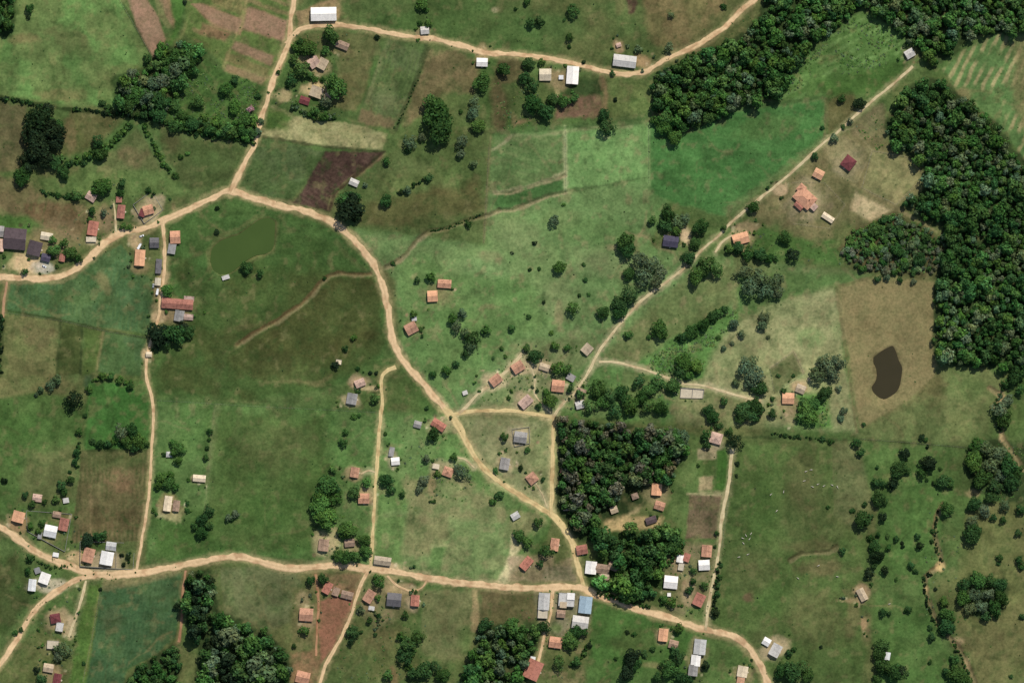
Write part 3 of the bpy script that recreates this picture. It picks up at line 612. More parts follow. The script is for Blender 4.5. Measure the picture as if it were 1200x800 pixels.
# ------------------------------------------------------------------ roads (centre lines in photograph pixels, full width in pixels)
EARTH, PALE, OCHRE = (219,188,146), (204,188,148), (212,190,138)
ROADS = [
 ('dirt_road','pale earth main road curving past the west farm down to the village', EARTH, [(-90,322),(0,325),(30,326),(60,326),(82,320),(105,302),(125,283),(145,272),(175,266),(200,255),(230,241),(252,230),(272,224),(300,233),(330,241),(360,248),(385,258),(402,269),(420,287),(435,306),(447,330),(454,358),(458,385),(463,406),(475,425),(490,443),(505,460),(520,478)], 8.4),
 ('dirt_road','earth road through the village down to the south junction', OCHRE, [(520,478),(533,492),(545,515),(560,540),(578,559),(600,574),(625,589),(648,604),(662,621),(672,641),(678,665),(684,690)], 7.6),
 ('dirt_road','earth lane climbing north from the west junction', EARTH, [(270,226),(279,206),(290,184),(298,168),(305,143),(313,118),(320,95),(331,68),(339,45),(341,20),(345,0),(352,-80)], 6.6),
 ('dirt_road','north road passing the white barns', EARTH, [(336,52),(345,39),(360,32),(390,29),(420,32),(450,38),(480,43),(510,46),(540,54),(568,62),(600,64),(630,67),(660,72),(690,79),(720,86),(745,87),(760,82),(780,70),(800,61),(815,54),(835,42),(855,27),(870,11),(888,-4),(940,-60)], 6.4),
 ('dirt_road','south road running the width of the picture', EARTH, [(-90,575),(0,617),(20,630),(40,645),(60,655),(85,664),(105,672),(140,673),(165,670),(200,665),(240,656),(270,652),(300,656),(330,664),(360,665),(400,662),(430,666),(470,671),(520,680),(570,685),(600,688),(640,688),(680,688),(700,697),(730,707),(760,717),(790,725),(820,736),(850,742),(870,752),(885,770),(898,796),(925,870)], 8.6),
 ('dirt_road','earth road dropping to the bottom left corner', EARTH, [(112,673),(86,681),(60,697),(40,715),(25,740),(12,760),(0,778),(-60,840)], 6.6),
 ('dirt_lane','short lane down to the long red roofed farm', EARTH, [(190,258),(192,275),(193,300),(192,320),(190,340),(187,366)], 4.4),
 ('dirt_lane','narrow lane beside the bright green meadow', EARTH, [(188,362),(183,380),(177,398),(173,412),(171,425),(172,445),(178,465),(180,490),(178,520),(176,560),(172,600),(166,632),(160,668)], 3.6),
 ('dirt_lane','straight lane down the middle of the village pasture', OCHRE, [(464,430),(453,435),(447,446),(448,470),(445,500),(442,540),(440,570),(438,610),(436,640),(434,664)], 4.4),
 ('dirt_lane','village lane along the top of the triangle', OCHRE, [(526,487),(545,483),(570,481),(595,481),(620,484),(648,489)], 4.2),
 ('dirt_lane','village lane along the wood edge', OCHRE, [(649,486),(648,520),(647,560),(646,604)], 4.6),
 ('dirt_lane','long lane climbing north east to the grey hut', PALE, [(648,489),(660,472),(675,458),(690,435),(700,415),(715,394),(735,370),(755,350),(780,331),(804,312),(820,295),(840,278),(858,260),(880,241),(910,217),(935,196),(960,172),(980,156),(1000,138),(1020,120),(1045,100),(1070,78)], 3.4),
 ('dirt_track','track branching to the walled yard', PALE, [(702,424),(720,424),(745,430),(770,438),(795,448),(825,452),(860,462),(892,470)], 3.0),
 ('dirt_track','track up to the terracotta cottages', PALE, [(538,484),(550,472),(562,460),(575,451),(588,440),(600,428),(612,414)], 4.2),
 ('dirt_track','curving track right of the red soil plot', EARTH, [(432,668),(424,682),(417,702),(412,718),(405,736),(395,755),(384,774),(375,800),(368,840)], 4.2),
 ('dirt_lane','long straight lane beside the cattle pasture', PALE, [(858,526),(853,570),(846,606),(843,640),(838,670),(831,702),(827,738)], 4.0),
 ('dirt_track','reddish track left of the red soil plot', (176,132,100), [(370,672),(373,700),(372,730),(370,768)], 3.0),
 ('dirt_track','track down between the grey roofed houses', EARTH, [(648,690),(645,720),(639,740),(635,758),(630,776)], 3.6),
 ('dirt_track','reddish field track beside the south west wood', (170,130,100), [(218,668),(214,695),(213,725),(209,752)], 3.0),
 ('dirt_track','short drive to the dark red roofed house', PALE, [(101,680),(96,700),(88,724),(80,746)], 3.2),
 ('dirt_track','looping drive past the dark brown house', EARTH, [(500,680),(494,688),(482,692),(466,686),(454,674)], 2.6),
 ('dirt_track','track on the left edge above the dry pasture', (176,140,108), [(8,330),(5,350),(3,372)], 3.0),
 ('dirt_track','drive to the red tiled west cottage', PALE, [(136,272),(135,252),(133,238)], 2.4),
 ('dirt_track','drive to the large terracotta house', PALE, [(838,296),(846,284),(858,276)], 3.0),
 ('dirt_track','small drive to the brown roofed cottage', PALE, [(440,553),(432,551),(423,555)], 2.0),
 ('footpath','path past the brown cottage to the village lane', PALE, [(622,430),(627,445),(626,460),(636,474),(646,484)], 2.0),
 ('footpath','path from the small tiled cottage to the village lane', PALE, [(628,566),(636,580),(641,594)], 1.4),
 ('footpath','path between the meadow house and the village road', PALE, [(556,548),(545,538),(536,536)], 1.8),
]
for nm, lb, c, pts, w in ROADS:
    cp = [tuple(p) for p in catmull(pts, 10)]
    stroke(cp, w * 0.5 + 2.0, tuple(int(a * .74 + b * .26) for a, b in zip(c, (100, 106, 64))), .55, 2.4, 4)
# yards: trodden bare earth, with beds, heaps and rubble
YARDS = [(60,285,44,26,(150,130,98),.5),(30,308,24,14,(212,182,140),.95),(50,312,14,9,(196,186,172),.9),(174,246,20,17,(186,164,130),.85),(186,235,10,8,(170,152,124),.7),(190,340,10,24,(176,150,116),.6),(186,372,10,8,(204,176,136),.8),(204,365,24,16,(140,120,92),.7),(158,284,9,10,(188,160,124),.8),(165,312,12,10,(146,128,92),.7),(120,255,14,18,(150,128,98),.7),(107,283,9,5,(196,176,142),.7),(370,105,24,12,(196,172,130),.85),(372,78,16,14,(170,148,114),.7),(330,112,14,8,(170,152,112),.8),(352,70,12,5,(176,158,116),.6),(725,55,8,10,(176,146,112),.7),(752,72,12,10,(178,144,108),.7),(565,62,10,14,(170,146,108),.7),(656,92,18,14,(150,130,98),.7),(205,600,14,12,(150,138,98),.5),
 (22,612,12,12,(178,142,106),.7),(60,630,18,10,(124,116,80),.5),(90,652,16,10,(206,174,132),.8),(125,660,26,14,(176,156,126),.8),(60,686,26,12,(196,182,156),.85),(70,728,18,18,(176,152,118),.8),(62,756,12,9,(180,166,132),.85),(60,790,14,14,(150,130,98),.7),(83,735,6,16,(190,170,134),.7),(422,448,16,10,(178,152,122),.8),(412,470,14,9,(186,166,132),.75),(434,455,14,4,(190,166,128),.8),(515,498,16,10,(164,146,112),.6),(460,536,8,12,(150,140,112),.6),(414,553,12,12,(170,146,110),.7),(427,580,14,12,(168,144,108),.7),(520,548,20,10,(158,142,110),.6),(505,570,6,14,(150,130,94),.6),(580,446,18,12,(186,168,130),.75),(608,430,20,12,(182,166,128),.7),(636,430,14,10,(180,164,126),.7),(654,455,14,12,(150,140,104),.5),(616,470,18,14,(168,150,116),.6),(608,512,18,14,(170,156,124),.7),(592,545,12,14,(160,146,114),.6),(625,560,12,10,(146,134,96),.5),(680,470,10,14,(150,138,106),.7),(838,515,12,12,(170,150,124),.8),(770,582,16,18,(150,134,100),.6),(924,475,16,12,(138,126,90),.7),(938,452,16,10,(170,148,110),.8),(926,490,10,10,(140,130,94),.6),(380,636,14,16,(178,160,122),.8),(392,632,8,18,(182,162,120),.6),(412,640,14,10,(160,144,104),.6),(448,664,26,6,(196,170,130),.8),(360,722,12,20,(160,136,104),.7),(355,705,10,14,(160,140,106),.6),(390,690,16,8,(150,116,90),.7),(484,708,12,12,(178,158,128),.8),(470,690,18,8,(178,152,116),.6),(434,706,14,14,(150,128,98),.5),(1010,696,10,12,(176,148,116),.8),(997,703,14,4,(160,138,102),.7),(1012,732,5,10,(170,138,104),.7),(905,760,22,16,(186,166,132),.8),(816,765,12,24,(150,136,104),.6),(778,747,12,12,(164,142,110),.6),(870,790,14,12,(160,142,104),.6),(234,562,11,7,(150,138,96),.6),(198,592,14,14,(150,134,92),.7),(514,348,20,14,(132,124,84),.6),(482,384,12,12,(128,124,82),.6),(786,284,14,10,(120,106,84),.6),(803,277,7,14,(206,180,144),.9),(868,278,18,12,(170,148,112),.6),(874,265,16,6,(158,134,104),.6),(916,222,12,8,(200,172,136),.8),(1066,64,12,9,(130,122,96),.6),(497,38,10,8,(150,138,106),.6),(402,60,14,8,(130,116,82),.5),(811,460,16,9,(160,150,116),.6),(796,660,10,16,(176,152,120),.6),(806,690,8,24,(168,146,114),.7),(787,700,12,10,(120,118,76),.5),(70,606,16,8,(120,108,74),.5),(172,416,6,8,(196,168,130),.7)]
_r = random.Random(5)
for x, y, rx, ry, c, a in YARDS:
    blob(x, y, rx, ry, c, a)
    for k in range(7):
        t = _r.uniform(0, 6.28); q = _r.uniform(.5, 1.35)
        blob(x + rx * q * math.cos(t), y + ry * q * math.sin(t), _r.uniform(1.2, 3.2), _r.uniform(1.2, 3.2), _r.choice([(200,184,152),(64,86,48),(128,104,80),(92,96,62),(176,152,120),(70,64,48)]), _r.uniform(.5, .9), _r.uniform(0, 180))
# uneven growth: bare specks, lush tufts, trodden lines
blend(allm, 0.45 * sstep(0.60, 0.78, fbm(PX, PY, 9, 411, 4)), (124, 116, 80))
blend(allm, 0.40 * sstep(0.58, 0.78, fbm(PX, PY, 7, 431, 4)), (56, 82, 42))
COL *= (1 + 0.42 * J2 + 0.5 * J1 + 0.35 * J3)[:, None]
_P = [(415,268),(568,286),(576,154),(968,113),(968,162),(850,256),(784,235),(760,288),(1030,321),(980,336),(1006,509),(656,486),(652,603),(592,686),(278,650),(171,663),(184,467),(525,485),(468,405),(462,330)]
_d = sdpoly(PX, PY, _P) + J1 * 8 + J3 * 3     # pale hazy overlay tint put into ground colour inside the holding, darker outside
_k = 1 - sstep(-4, 4, _d)[:, None]
COL *= (1 - _k) * np.array([.80, .885, .82]) + _k * np.array([.93, 1.04, 1.06])
_c = [(415,268),(568,286),(576,160),(662,150),(760,146),(762,290),(860,310),(1020,322),(980,336),(1004,508),(656,486),(650,600),(560,560),(525,485),(468,405),(462,330)]
COL *= 1 + np.array([.26, .13, .24]) * (1 - sstep(-10, 10, sdpoly(PX, PY, _c) + J1 * 14))[:, None]
COL *= 1 - np.array([.24, .18, .3]) * (1 - sstep(-12, 12, sdpoly(PX, PY, [(250,478),(385,488),(390,560),(372,645),(290,650),(178,655),(182,606),(240,596)]) + J1 * 16))[:, None]
COL *= 1 + np.array([.22, .17, .22]) * (1 - sstep(-10, 10, sdpoly(PX, PY, [(446,488),(526,490),(560,545),(648,602),(594,684),(440,660)]) + J1 * 14))[:, None]
COL *= 1 + np.array([.10, .22, .08]) * (1 - sstep(-3, 3, sdpoly(PX, PY, [(-80,-80),(145,-80),(145,0),(160,30),(178,66),(150,95),(135,128),(70,122),(0,112),(-80,105)]) + J1 * 6))[:, None]
_m = fbm(PX, PY, 13, 811, 4); _m2 = fbm(PX, PY, 28, 823, 4)
COL *= (1 - .16 * sstep(.54, .60, _m) + .14 * sstep(.52, .58, 1 - _m2))[:, None]
lum = (COL @ np.array([.3, .6, .1]))[:, None]
COL = np.clip((lum + (COL - lum) * .90) * np.array([1.03, 1.0, .88]), 0.004, 0.9)
for pl, c, a in [([(985,338),(1030,324),(1094,332),(1093,400),(1096,440),(1062,470),(1008,502)],(134,124,86),.7),([(143,-20),(171,-20),(172,0),(186,22),(193,46),(186,66),(179,66),(160,30)],(154,124,102),.75),([(226,5),(238,6),(284,24),(279,38),(250,28)],(150,120,98),.7),([(292,10),(336,25),(332,47),(286,33)],(150,120,98),.7),([(276,49),(320,66),(317,76),(271,57)],(144,118,94),.7),([(266,75),(311,92),(306,99),(264,82)],(140,120,90),.6),([(190,-20),(203,26),(200,30),(186,0)],(140,116,90),.6),([(376,704),(412,692),(414,708),(402,736),(389,762),(378,772),(373,740)],(142,100,78),.75)]:
    _mm = bbox(pl, 12); _dd = sdpoly(PX[_mm], PY[_mm], pl) + J1[_mm] * 2
    blend(_mm, (1 - sstep(-1, 1.2, _dd)) * a * (.8 + .8 * J3[_mm] + .5 * J1[_mm]), c)
for x, y, rx, ry, c, a in YARDS: blob(x, y, rx * .95, ry * .95, c, a * .55)
_o = np.maximum(np.maximum(-PX, PX - 1200), np.maximum(-PY, PY - 800))      # beyond the mapped land: plain mixed pasture
_w = sstep(20, 75, _o)[:, None]
COL = COL * (1 - _w) + lin((86, 102, 62)) * (.9 + .5 * (fbm(PX, PY, 420, 55, 2) - .5))[:, None] * _w
ZG = H(PX, PY)
VG = np.stack([wx(PX), wy(PY), ZG], 1)
ny, nx = gx.shape
idx = np.arange(nx * ny).reshape(ny, nx)
FG = np.stack([idx[1:, :-1], idx[1:, 1:], idx[:-1, 1:], idx[:-1, :-1]], -1).reshape(-1, 4)
g = obj('ground', mesh_np('ground', VG, FG, M_GROUND, COL, True)); tag(g, 'rolling green and tan farmland ground', kind='structure')
fcx = PX[FG].mean(1); fcy = PY[FG].mean(1)
for n, ((nm, lb), poly) in enumerate(FIELDS):
    a = np.array(poly, float)
    m = np.where((fcx > a[:, 0].min()) & (fcx < a[:, 0].max()) & (fcy > a[:, 1].min()) & (fcy < a[:, 1].max()))[0]
    m = m[sdpoly(fcx[m], fcy[m], poly) < -1.0]
    u, inv = np.unique(FG[m], return_inverse=True)
    v = VG[u].copy(); v[:, 2] += 0.02 + 0.003 * n
    o = obj(nm, mesh_np(nm, v, inv.reshape(-1, 4), M_GROUND, COL[u], True)); tag(o, lb, kind='structure')

# ponds
for nm, lb, pl, c, r, key in (('pond_water','murky olive green farm pond in the meadow', POND_GREEN, (64,84,36), .3, 'g'), ('pond_water','dark brown pond in the dry tan pasture', POND_DARK, (58,53,35), .2, 'd')):
    cp = catmull(pl + [pl[0]], 2.0)[:-1]
    cc = cp.mean(0)
    V = [(wx(x + (x - cc[0]) * .02), wy(y + (y - cc[1]) * .02), POND_LEVEL[key]) for x, y in cp]
    V = V[::-1]
    o = obj(nm, mesh_py(nm, V, [tuple(range(len(V)))], [mat_water(lb.split()[0] + '_water', c, r)])); tag(o, lb, kind='structure')
    if o.data.polygons[0].normal.z < 0: o.data.flip_normals()

# road ribbons
for ri, (nm, lb, c, pts, w) in enumerate(ROADS):
    cp = catmull(pts, 2.5)
    t = np.gradient(cp, axis=0); t /= np.linalg.norm(t, axis=1)[:, None] + 1e-9
    nrm = np.stack([-t[:, 1], t[:, 0]], 1)
    K = 9; us = np.linspace(-1, 1, K)
    e1 = fbm(cp[:, 0], cp[:, 1], 11, 501 + ri, 3) - .5; e2 = fbm(cp[:, 0] + 300, cp[:, 1], 11, 601 + ri, 3) - .5
    w = w * 1.06
    hl = w * .5 * (1 + 1.3 * e1); hr = w * .5 * (1 + 1.3 * e2)
    off = np.where(us[None, :] < 0, us[None, :] * hl[:, None], us[None, :] * hr[:, None])
    P = cp[:, None, :] + nrm[:, None, :] * off[:, :, None]
    x, y = P[..., 0].ravel(), P[..., 1].ravel()
    U = np.tile(us, len(cp))
    z = H(x, y) + 0.15 + 0.007 * ri - 0.3 * (np.abs(U) > .9)
    q = fbm(x, y, 14, 701, 4)
    base = np.tile(lin(c), (len(x), 1)) * (0.92 + 0.22 * (q - .5))[:, None]
    edge = sstep(.55, 1.1, np.abs(U) + 0.9 * (fbm(x, y, 6, 733, 3) - .5))[:, None] * .75
    base = base * (1 - edge) + lin((140,130,90)) * edge
    rut = np.exp(-((np.abs(U) - .42) / .16) ** 2)[:, None] * .14
    crown = np.exp(-(U / .14) ** 2)[:, None] * (.16 if w > 5 else .34) * sstep(.42, .6, fbm(x, y, 30, 757, 3))[:, None]
    wet = sstep(.56, .7, fbm(x, y, 10, 791, 4))[:, None] * .3; base = base * (1 - wet * np.array([.8, 1, 1.1]))
    base = base * (1 + rut); base = base * (1 - crown) + lin((150,136,94)) * crown
    ii = np.arange(len(x)).reshape(len(cp), K)
    F = np.stack([ii[:-1, :-1], ii[:-1, 1:], ii[1:, 1:], ii[1:, :-1]], -1).reshape(-1, 4)
    me = mesh_np(nm, np.stack([wx(x), wy(y), z], 1), F, M_ROAD, np.clip(base, 0, .9), True)
    if me.polygons[0].normal.z < 0: me.flip_normals()
    tag(obj(nm, me), lb, kind='structure')
# ------------------------------------------------------------------ buildings
def roof_parts(L, Wd, h, typ, mat, root, loc, ang, rise, prefix=''):
    """L along local x (ridge), Wd along local y; roof over walls of height h"""
    ov = 0.45; t = 0.12
    x = L / 2 + ov; y = Wd / 2 + ov
    mb = MB(); rc = None
    if typ == 'g':
        zt = h + rise; ze = h - rise * ov / (Wd / 2)
        mb.slab([(-x, 0, zt), (-x, -y, ze), (x, -y, ze), (x, 0, zt)], t)
        mb.slab([(x, 0, zt), (x, y, ze), (-x, y, ze), (-x, 0, zt)], t)
        rc = MB(); rc.tube([(-x - .05, 0, zt), (x + .05, 0, zt)], [.16, .16], 6)
    elif typ == 'h':
        zt = h + rise; ze = h - rise * ov / (Wd / 2); k = max(L / 2 - Wd / 2, 0.05)
        mb.slab([(-k, 0, zt), (-x, -y, ze), (x, -y, ze), (k, 0, zt)], t)
        mb.slab([(k, 0, zt), (x, y, ze), (-x, y, ze), (-k, 0, zt)], t)
        mb.slab([(k, 0, zt), (x, -y, ze), (x, y, ze)], t); mb.slab([(-k, 0, zt), (-x, y, ze), (-x, -y, ze)], t)
        rc = MB(); rc.tube([(-k, 0, zt), (k, 0, zt)], [.16, .16], 6)
        for sx in (-1, 1):
            for sy in (-1, 1): rc.tube([(sx * k, 0, zt), (sx * x, sy * y, ze)], [.14, .14], 5)
    elif typ == 's':
        z0, z1 = h - .05, h + rise
        mb.slab([(-x, -y, z0), (x, -y, z0), (x, y, z1), (-x, y, z1)], t)
    else:
        mb.box(-x + .3, -y + .3, h, x - .3, y - .3, h + .14)
        p = MB()
        for a in ((-x+.3,-y+.3,x-.3,-y+.48),(-x+.3,y-.48,x-.3,y-.3),(-x+.3,-y+.49,-x+.48,y-.49),(x-.48,-y+.49,x-.3,y-.49)):
            p.box(a[0], a[1], h + .142, a[2], a[3], h + .42)
        r = obj(prefix + 'roof', mb.mesh('flat_roof', ROOF[mat] if isinstance(mat, str) else mat), root, loc, ang)
        obj('parapet', p.mesh('parapet', M_WALL['grey']), r)
        return r
    r = obj(prefix + 'roof', mb.mesh('pitched_roof', ROOF[mat]), root, loc, ang)
    if rc: obj('ridge_cap', rc.mesh('ridge_cap', ROOF[mat]), r)
    return r

WPROTO = {}
def opening(kind):
    if kind in WPROTO: return WPROTO[kind]
    f = MB(); g_ = MB()
    w, hh = (1.2, 1.1) if kind == 'window' else (0.95, 2.1)
    for a in ((-w/2-.08, -hh/2-.08, w/2+.08, -hh/2), (-w/2-.08, hh/2, w/2+.08, hh/2+.08), (-w/2-.08, -hh/2, -w/2, hh/2), (w/2, -hh/2, w/2+.08, hh/2)):
        f.box(a[0], -.07, a[1], a[2], .02, a[3])
    if kind == 'window': f.box(-.03, -.06, -hh/2, .03, .015, hh/2)
    g_.box(-w/2, -.035, -hh/2, w/2, .01, hh/2)
    WPROTO[kind] = (f.mesh(kind + '_frame', M_FRAME), g_.mesh(kind + '_leaf', M_GLASS if kind == 'window' else M_DOOR))
    return WPROTO[kind]
HND = MB(); HND.box(.3, -.10, -.05, .42, -.045, .05)
HND = HND.mesh('handle', M_FRAME)

def walls(L, Wd, h, typ, rise, wm, root, loc, ang, openings=True, name='wall', skip=0):
    mb = MB(); x, y = L / 2, Wd / 2
    z0 = -1.4
    if typ == 'g':
        zt = h + rise - .13
        v = [(-x,-y,z0),(x,-y,z0),(x,y,z0),(-x,y,z0),(-x,-y,h-.13),(x,-y,h-.13),(x,y,h-.13),(-x,y,h-.13),(-x,0,zt),(x,0,zt)]
        mb.add(v, [(0,1,5,4),(2,3,7,6),(1,2,6,9,5),(3,0,4,8,7),(3,2,1,0)])
    elif typ == 's':
        v = [(-x,-y,z0),(x,-y,z0),(x,y,z0),(-x,y,z0),(-x,-y,h-.18),(x,-y,h-.18),(x,y,h+rise-.2),(-x,y,h+rise-.2)]
        mb.add(v, [(0,1,5,4),(2,3,7,6),(1,2,6,5),(3,0,4,7),(3,2,1,0)])
    else:
        mb.box(-x, -y, z0, x, y, h - (.14 if typ == 'h' else .003))
    w = obj(name, mb.mesh('wall', M_WALL[wm]), root, loc, ang)
    if not openings: return w
    m3 = lambda lx, ly, lz: (loc[0] + lx * math.cos(ang) - ly * math.sin(ang), loc[1] + lx * math.sin(ang) + ly * math.cos(ang), loc[2] + lz)
    sides = []
    n = max(1, min(3, int(L // 4)))
    for sy, a in ((-1, 0), (1, math.pi)):
        for k in range(n): sides.append(('window', (-L/2 + L * (k + .5) / n, sy * y), a))
    sides.append(('window', (x, 0.8), math.pi / 2)); sides.append(('door', (-x, -0.5), -math.pi / 2))
    if n >= 2 or skip: sides[0] = ('door', sides[0][1], 0)
    for kind, (lx, ly), a in sides:
        if h < 2.2: continue
        fr, lf = opening(kind)
        o = obj(kind, fr, root, m3(lx, ly, 1.55 if kind == 'window' else 1.08), ang + a)
        obj('pane' if kind == 'window' else 'door_leaf', lf, o)
        if kind == 'door': obj('handle', HND, o)
    return w

NAMED = []           # landmarks for describing plants: (x, y, phrase)
def building(name, cat, label, blocks, short=None, group=None, wm='white', tank=None, chimney=False):
    """blocks: (px, py, along, across, angle, roof material, type, wall height[, wall material]); along = ridge length in pixels"""
    px, py = blocks[0][0], blocks[0][1]
    z = h1(px, py)
    root = obj(name, None, None, (wx(px), wy(py), z))
    tag(root, label, cat, group)
    for i, b in enumerate(blocks):
        x, y, L, Wd, ang, mat, typ, h = b[:8]
        L *= S; Wd *= S
        L = max(L - .9, 1.6); Wd = max(Wd - .9, 1.6)
        if typ == 'f': L += .3; Wd += .3
        loc = ((x - px) * S, -(y - py) * S, 0.004 * i)
        a = math.radians(ang)
        rise = {'g': Wd * .21, 'h': Wd * .20, 's': Wd * .10, 'f': 0}[typ]
        pre = '' if i == 0 else 'annex_'
        walls(L, Wd, h, typ, rise, b[8] if len(b) > 8 else wm, root, loc, a, True, pre + 'wall')
        r = roof_parts(L, Wd, h, typ, mat, root, loc, a, rise, pre)
        if i == 0 and chimney:
            c = MB(); c.box(L * .22, Wd * .1, h, L * .22 + .7, Wd * .1 + .7, h + rise + 1.0); obj('chimney', c.mesh('chimney', M_WALL['brick']), r)
        if i == 0 and cat in ('house',):
            st = MB(); st.box(-.8, -Wd / 2 - 1.1, -.6, .8, -Wd / 2 - .01, .12)
            st.box(-.6, -Wd / 2 - 1.6, -.6, .6, -Wd / 2 - 1.11, 0)
            obj('doorstep', st.mesh('doorstep', ROOF['concrete']), root, loc, a)
    if short: NAMED.append((px, py, short))
    return root
B = building
T, O = 'terra', 'orange'
# --- north
B('barn','barn','long white metal roofed barn in the yard beside the top road fork',[(379.5,17,30,16,1,'white','g',4.2)],'the long white barn')
B('shed','shed','weathered narrow brown shed at the top right corner of the farmyard',[(401,53,16,9,-22,'brown','g',2.6)],'the weathered brown shed',wm='wood')
B('farmhouse','house','old farmhouse with two crossed pinkish roofs among trees in the north farmyard',[(368,73,13,12,35,'pink','g',3),(378,75,13,11,62,'beige','g',3.1)],'the old crossed-roof farmhouse',wm='cream')
B('farmhouse','house','beige roofed farmhouse with a dark red wing in the north farmyard',[(371,108,13,15,70,'beige','g',3.2),(357,118,12,9,-18,'dred','g',2.8),(383,113,8,8,20,'pink','g',2.7)],'the beige roofed farmhouse',wm='cream')
B('hut','shed','small grey hut just above the north road with trees behind',[(498,36,10,9,5,'lgrey','g',2.8)],'the grey hut above the road')
B('house','house','small white roofed house just below the north road',[(565,73.5,13,10,-2,'white','g',3.2)],'the small white roadside house')
B('house','house','square cream roofed house between trees below the north road',[(639,88,14,14,0,'cream','g',3.2)],'the square cream house')
B('barn','barn','tall white metal barn standing upright below the north road',[(671,88.5,21,14,86,'white','g',4)],'the upright white barn')
B('shed','shed','tiny white shed between the cream house and the upright white barn',[(657.5,91,5.5,5,0,'white','s',2.4)])
B('barn','barn','long grey roofed barn above the bend of the north road',[(732,72,27,14,-7,'lgrey','g',3.8)],'the long grey barn')
B('shed','shed','tiny peach coloured shed above the long grey barn',[(725,53,6,5,20,'pink','g',2.4)],wm='cream')
B('hut','shed','lone grey hut at the top end of the long lane',[(1066,63,11,10,30,'lgrey','g',3)],'the lone grey lane hut')
B('house','house','dark red hip roofed house in the dry paddock on the right',[(994,191,14,15,-38,'dred','h',3.4)],'the dark red roofed house')
B('house','house','small orange roofed house above the large terracotta house',[(959,204,12,11,-28,O,'g',3)],'the small orange house')
B('farmhouse','house','large terracotta roofed house in a pale yard beside the long lane',[(943,232,24,18,-42,T,'h',3.6),(936,241,11,7,-42,'red','g',3),(953,242,8,9,48,'pink','g',2.8),(939,221,9,10,-42,T,'h',3.2)],'the large terracotta house',chimney=True)
B('shed','shed','narrow cream roofed shed on the path right of the large terracotta house',[(970,255,15,7,-33,'cream','g',2.6)],'the narrow cream shed',wm='cream')
B('house','house','bright orange roofed house just below the long lane with trees under it',[(868,279.5,19,13,16,O,'g',3.2)],'the bright orange lane house')
B('house','house','slate purple roofed house tucked under dark trees left of the lane',[(786,283,18,13,-8,'purple','g',3.3)],'the slate purple house')
# --- west
B('house','house','very large dark brown roofed house at the left edge',[(18,280,26,25,-5,'dark','g',4.2)],'the very large brown house')
B('house','house','brown grey roofed house cut by the left edge, upper one',[(-2,271,14,13,-5,'grey','g',3.2)],None)
B('house','house','pink roofed house cut by the left edge, lower one',[(-3,287,15,16,85,'pink','g',3)],None)
B('house','house','dark brown house with a slate grey wing right of the very large brown house',[(41,291,17,16,75,'dark','g',4),(54,302,11,9,-15,'purple','g',3)],'the dark brown winged house')
B('shed','shed','cream roofed shed behind the dark brown house',[(55,277,14,9,-10,'cream','g',2.8)],None)
B('shed','shed','tiny reddish shed in the garden right of the dark brown house',[(73,302,9,7,80,'red','g',2.5)],None)
B('house','house','red tiled cottage with a cream porch above the west road',[(109,267.5,17,12,80,'red','g',3.2),(107,280.5,12,6,0,'cream','s',2.4)],'the red tiled west cottage')
B('shed','shed','pinkish grey shed beside bushes above the red tiled cottage',[(107,230.5,12,10,-32,'pink','g',2.8)],None,wm='wood')
B('house','house','narrow red roofed house with a small red lean-to at its top end',[(142,248,16,9,84,'red','g',3),(139.5,234,7,7,0,'red','s',2.5)],'the narrow red house')
B('house','house','terracotta house with a dark red wing on a pale square yard',[(174,246,12,11,15,T,'g',3.2),(167,249.5,9,7,70,'dred','g',2.8)],'the pale yard house')
B('house','house','peach orange roofed house left of the short lane, two white trucks above it',[(164,302,19,12,86,O,'g',3.2)],'the peach orange house')
B('shed','shed','square dark grey roofed shed between the peach house and the short lane',[(181,284.5,11,12,0,'dgrey','g',2.8)],None)
B('house','house','orange tiled house on the right side of the short lane',[(205.5,278,12,15,2,T,'g',3.2)],'the orange tiled lane house')
B('shed','shed','grey shed attached below the orange tiled house by the lane',[(201.5,291.5,12,9,80,'grey','s',2.6)],None)
B('shed','shed','long narrow grey brown shed along the left side of the short lane',[(186,312,17,7,87,'dgrey','s',2.5)],None,wm='wood')
B('shed','shed','small cream yellow shed near the bottom of the short lane',[(185,330,9,7,85,'cream','g',2.6)],None,wm='cream')
B('farmhouse','barn','very long red roofed farm building at the bottom of the short lane',[(208,356,37,12,-4,'red','g',3.4),(210,370,13,11,80,'grey','g',3),(221.5,350,12,6,-4,'pink','s',2.6),(221,371.5,11,7,-4,'pink','g',2.7)],'the long red farm building')
B('hut','shed','small grey hut on the bank of the olive pond',[(264.5,325,9,5,18,'lgrey','s',2.2)],None)
B('hut','shed','small cream hut where the narrow lane meets the big dark trees',[(174.5,415,7,6,0,'cream','g',2.5)],None)
B('hut','shed','little white hut beside the dark purple brown ploughed field',[(415,214,11,8,-24,'lgrey','g',2.6)],'the little white field hut')
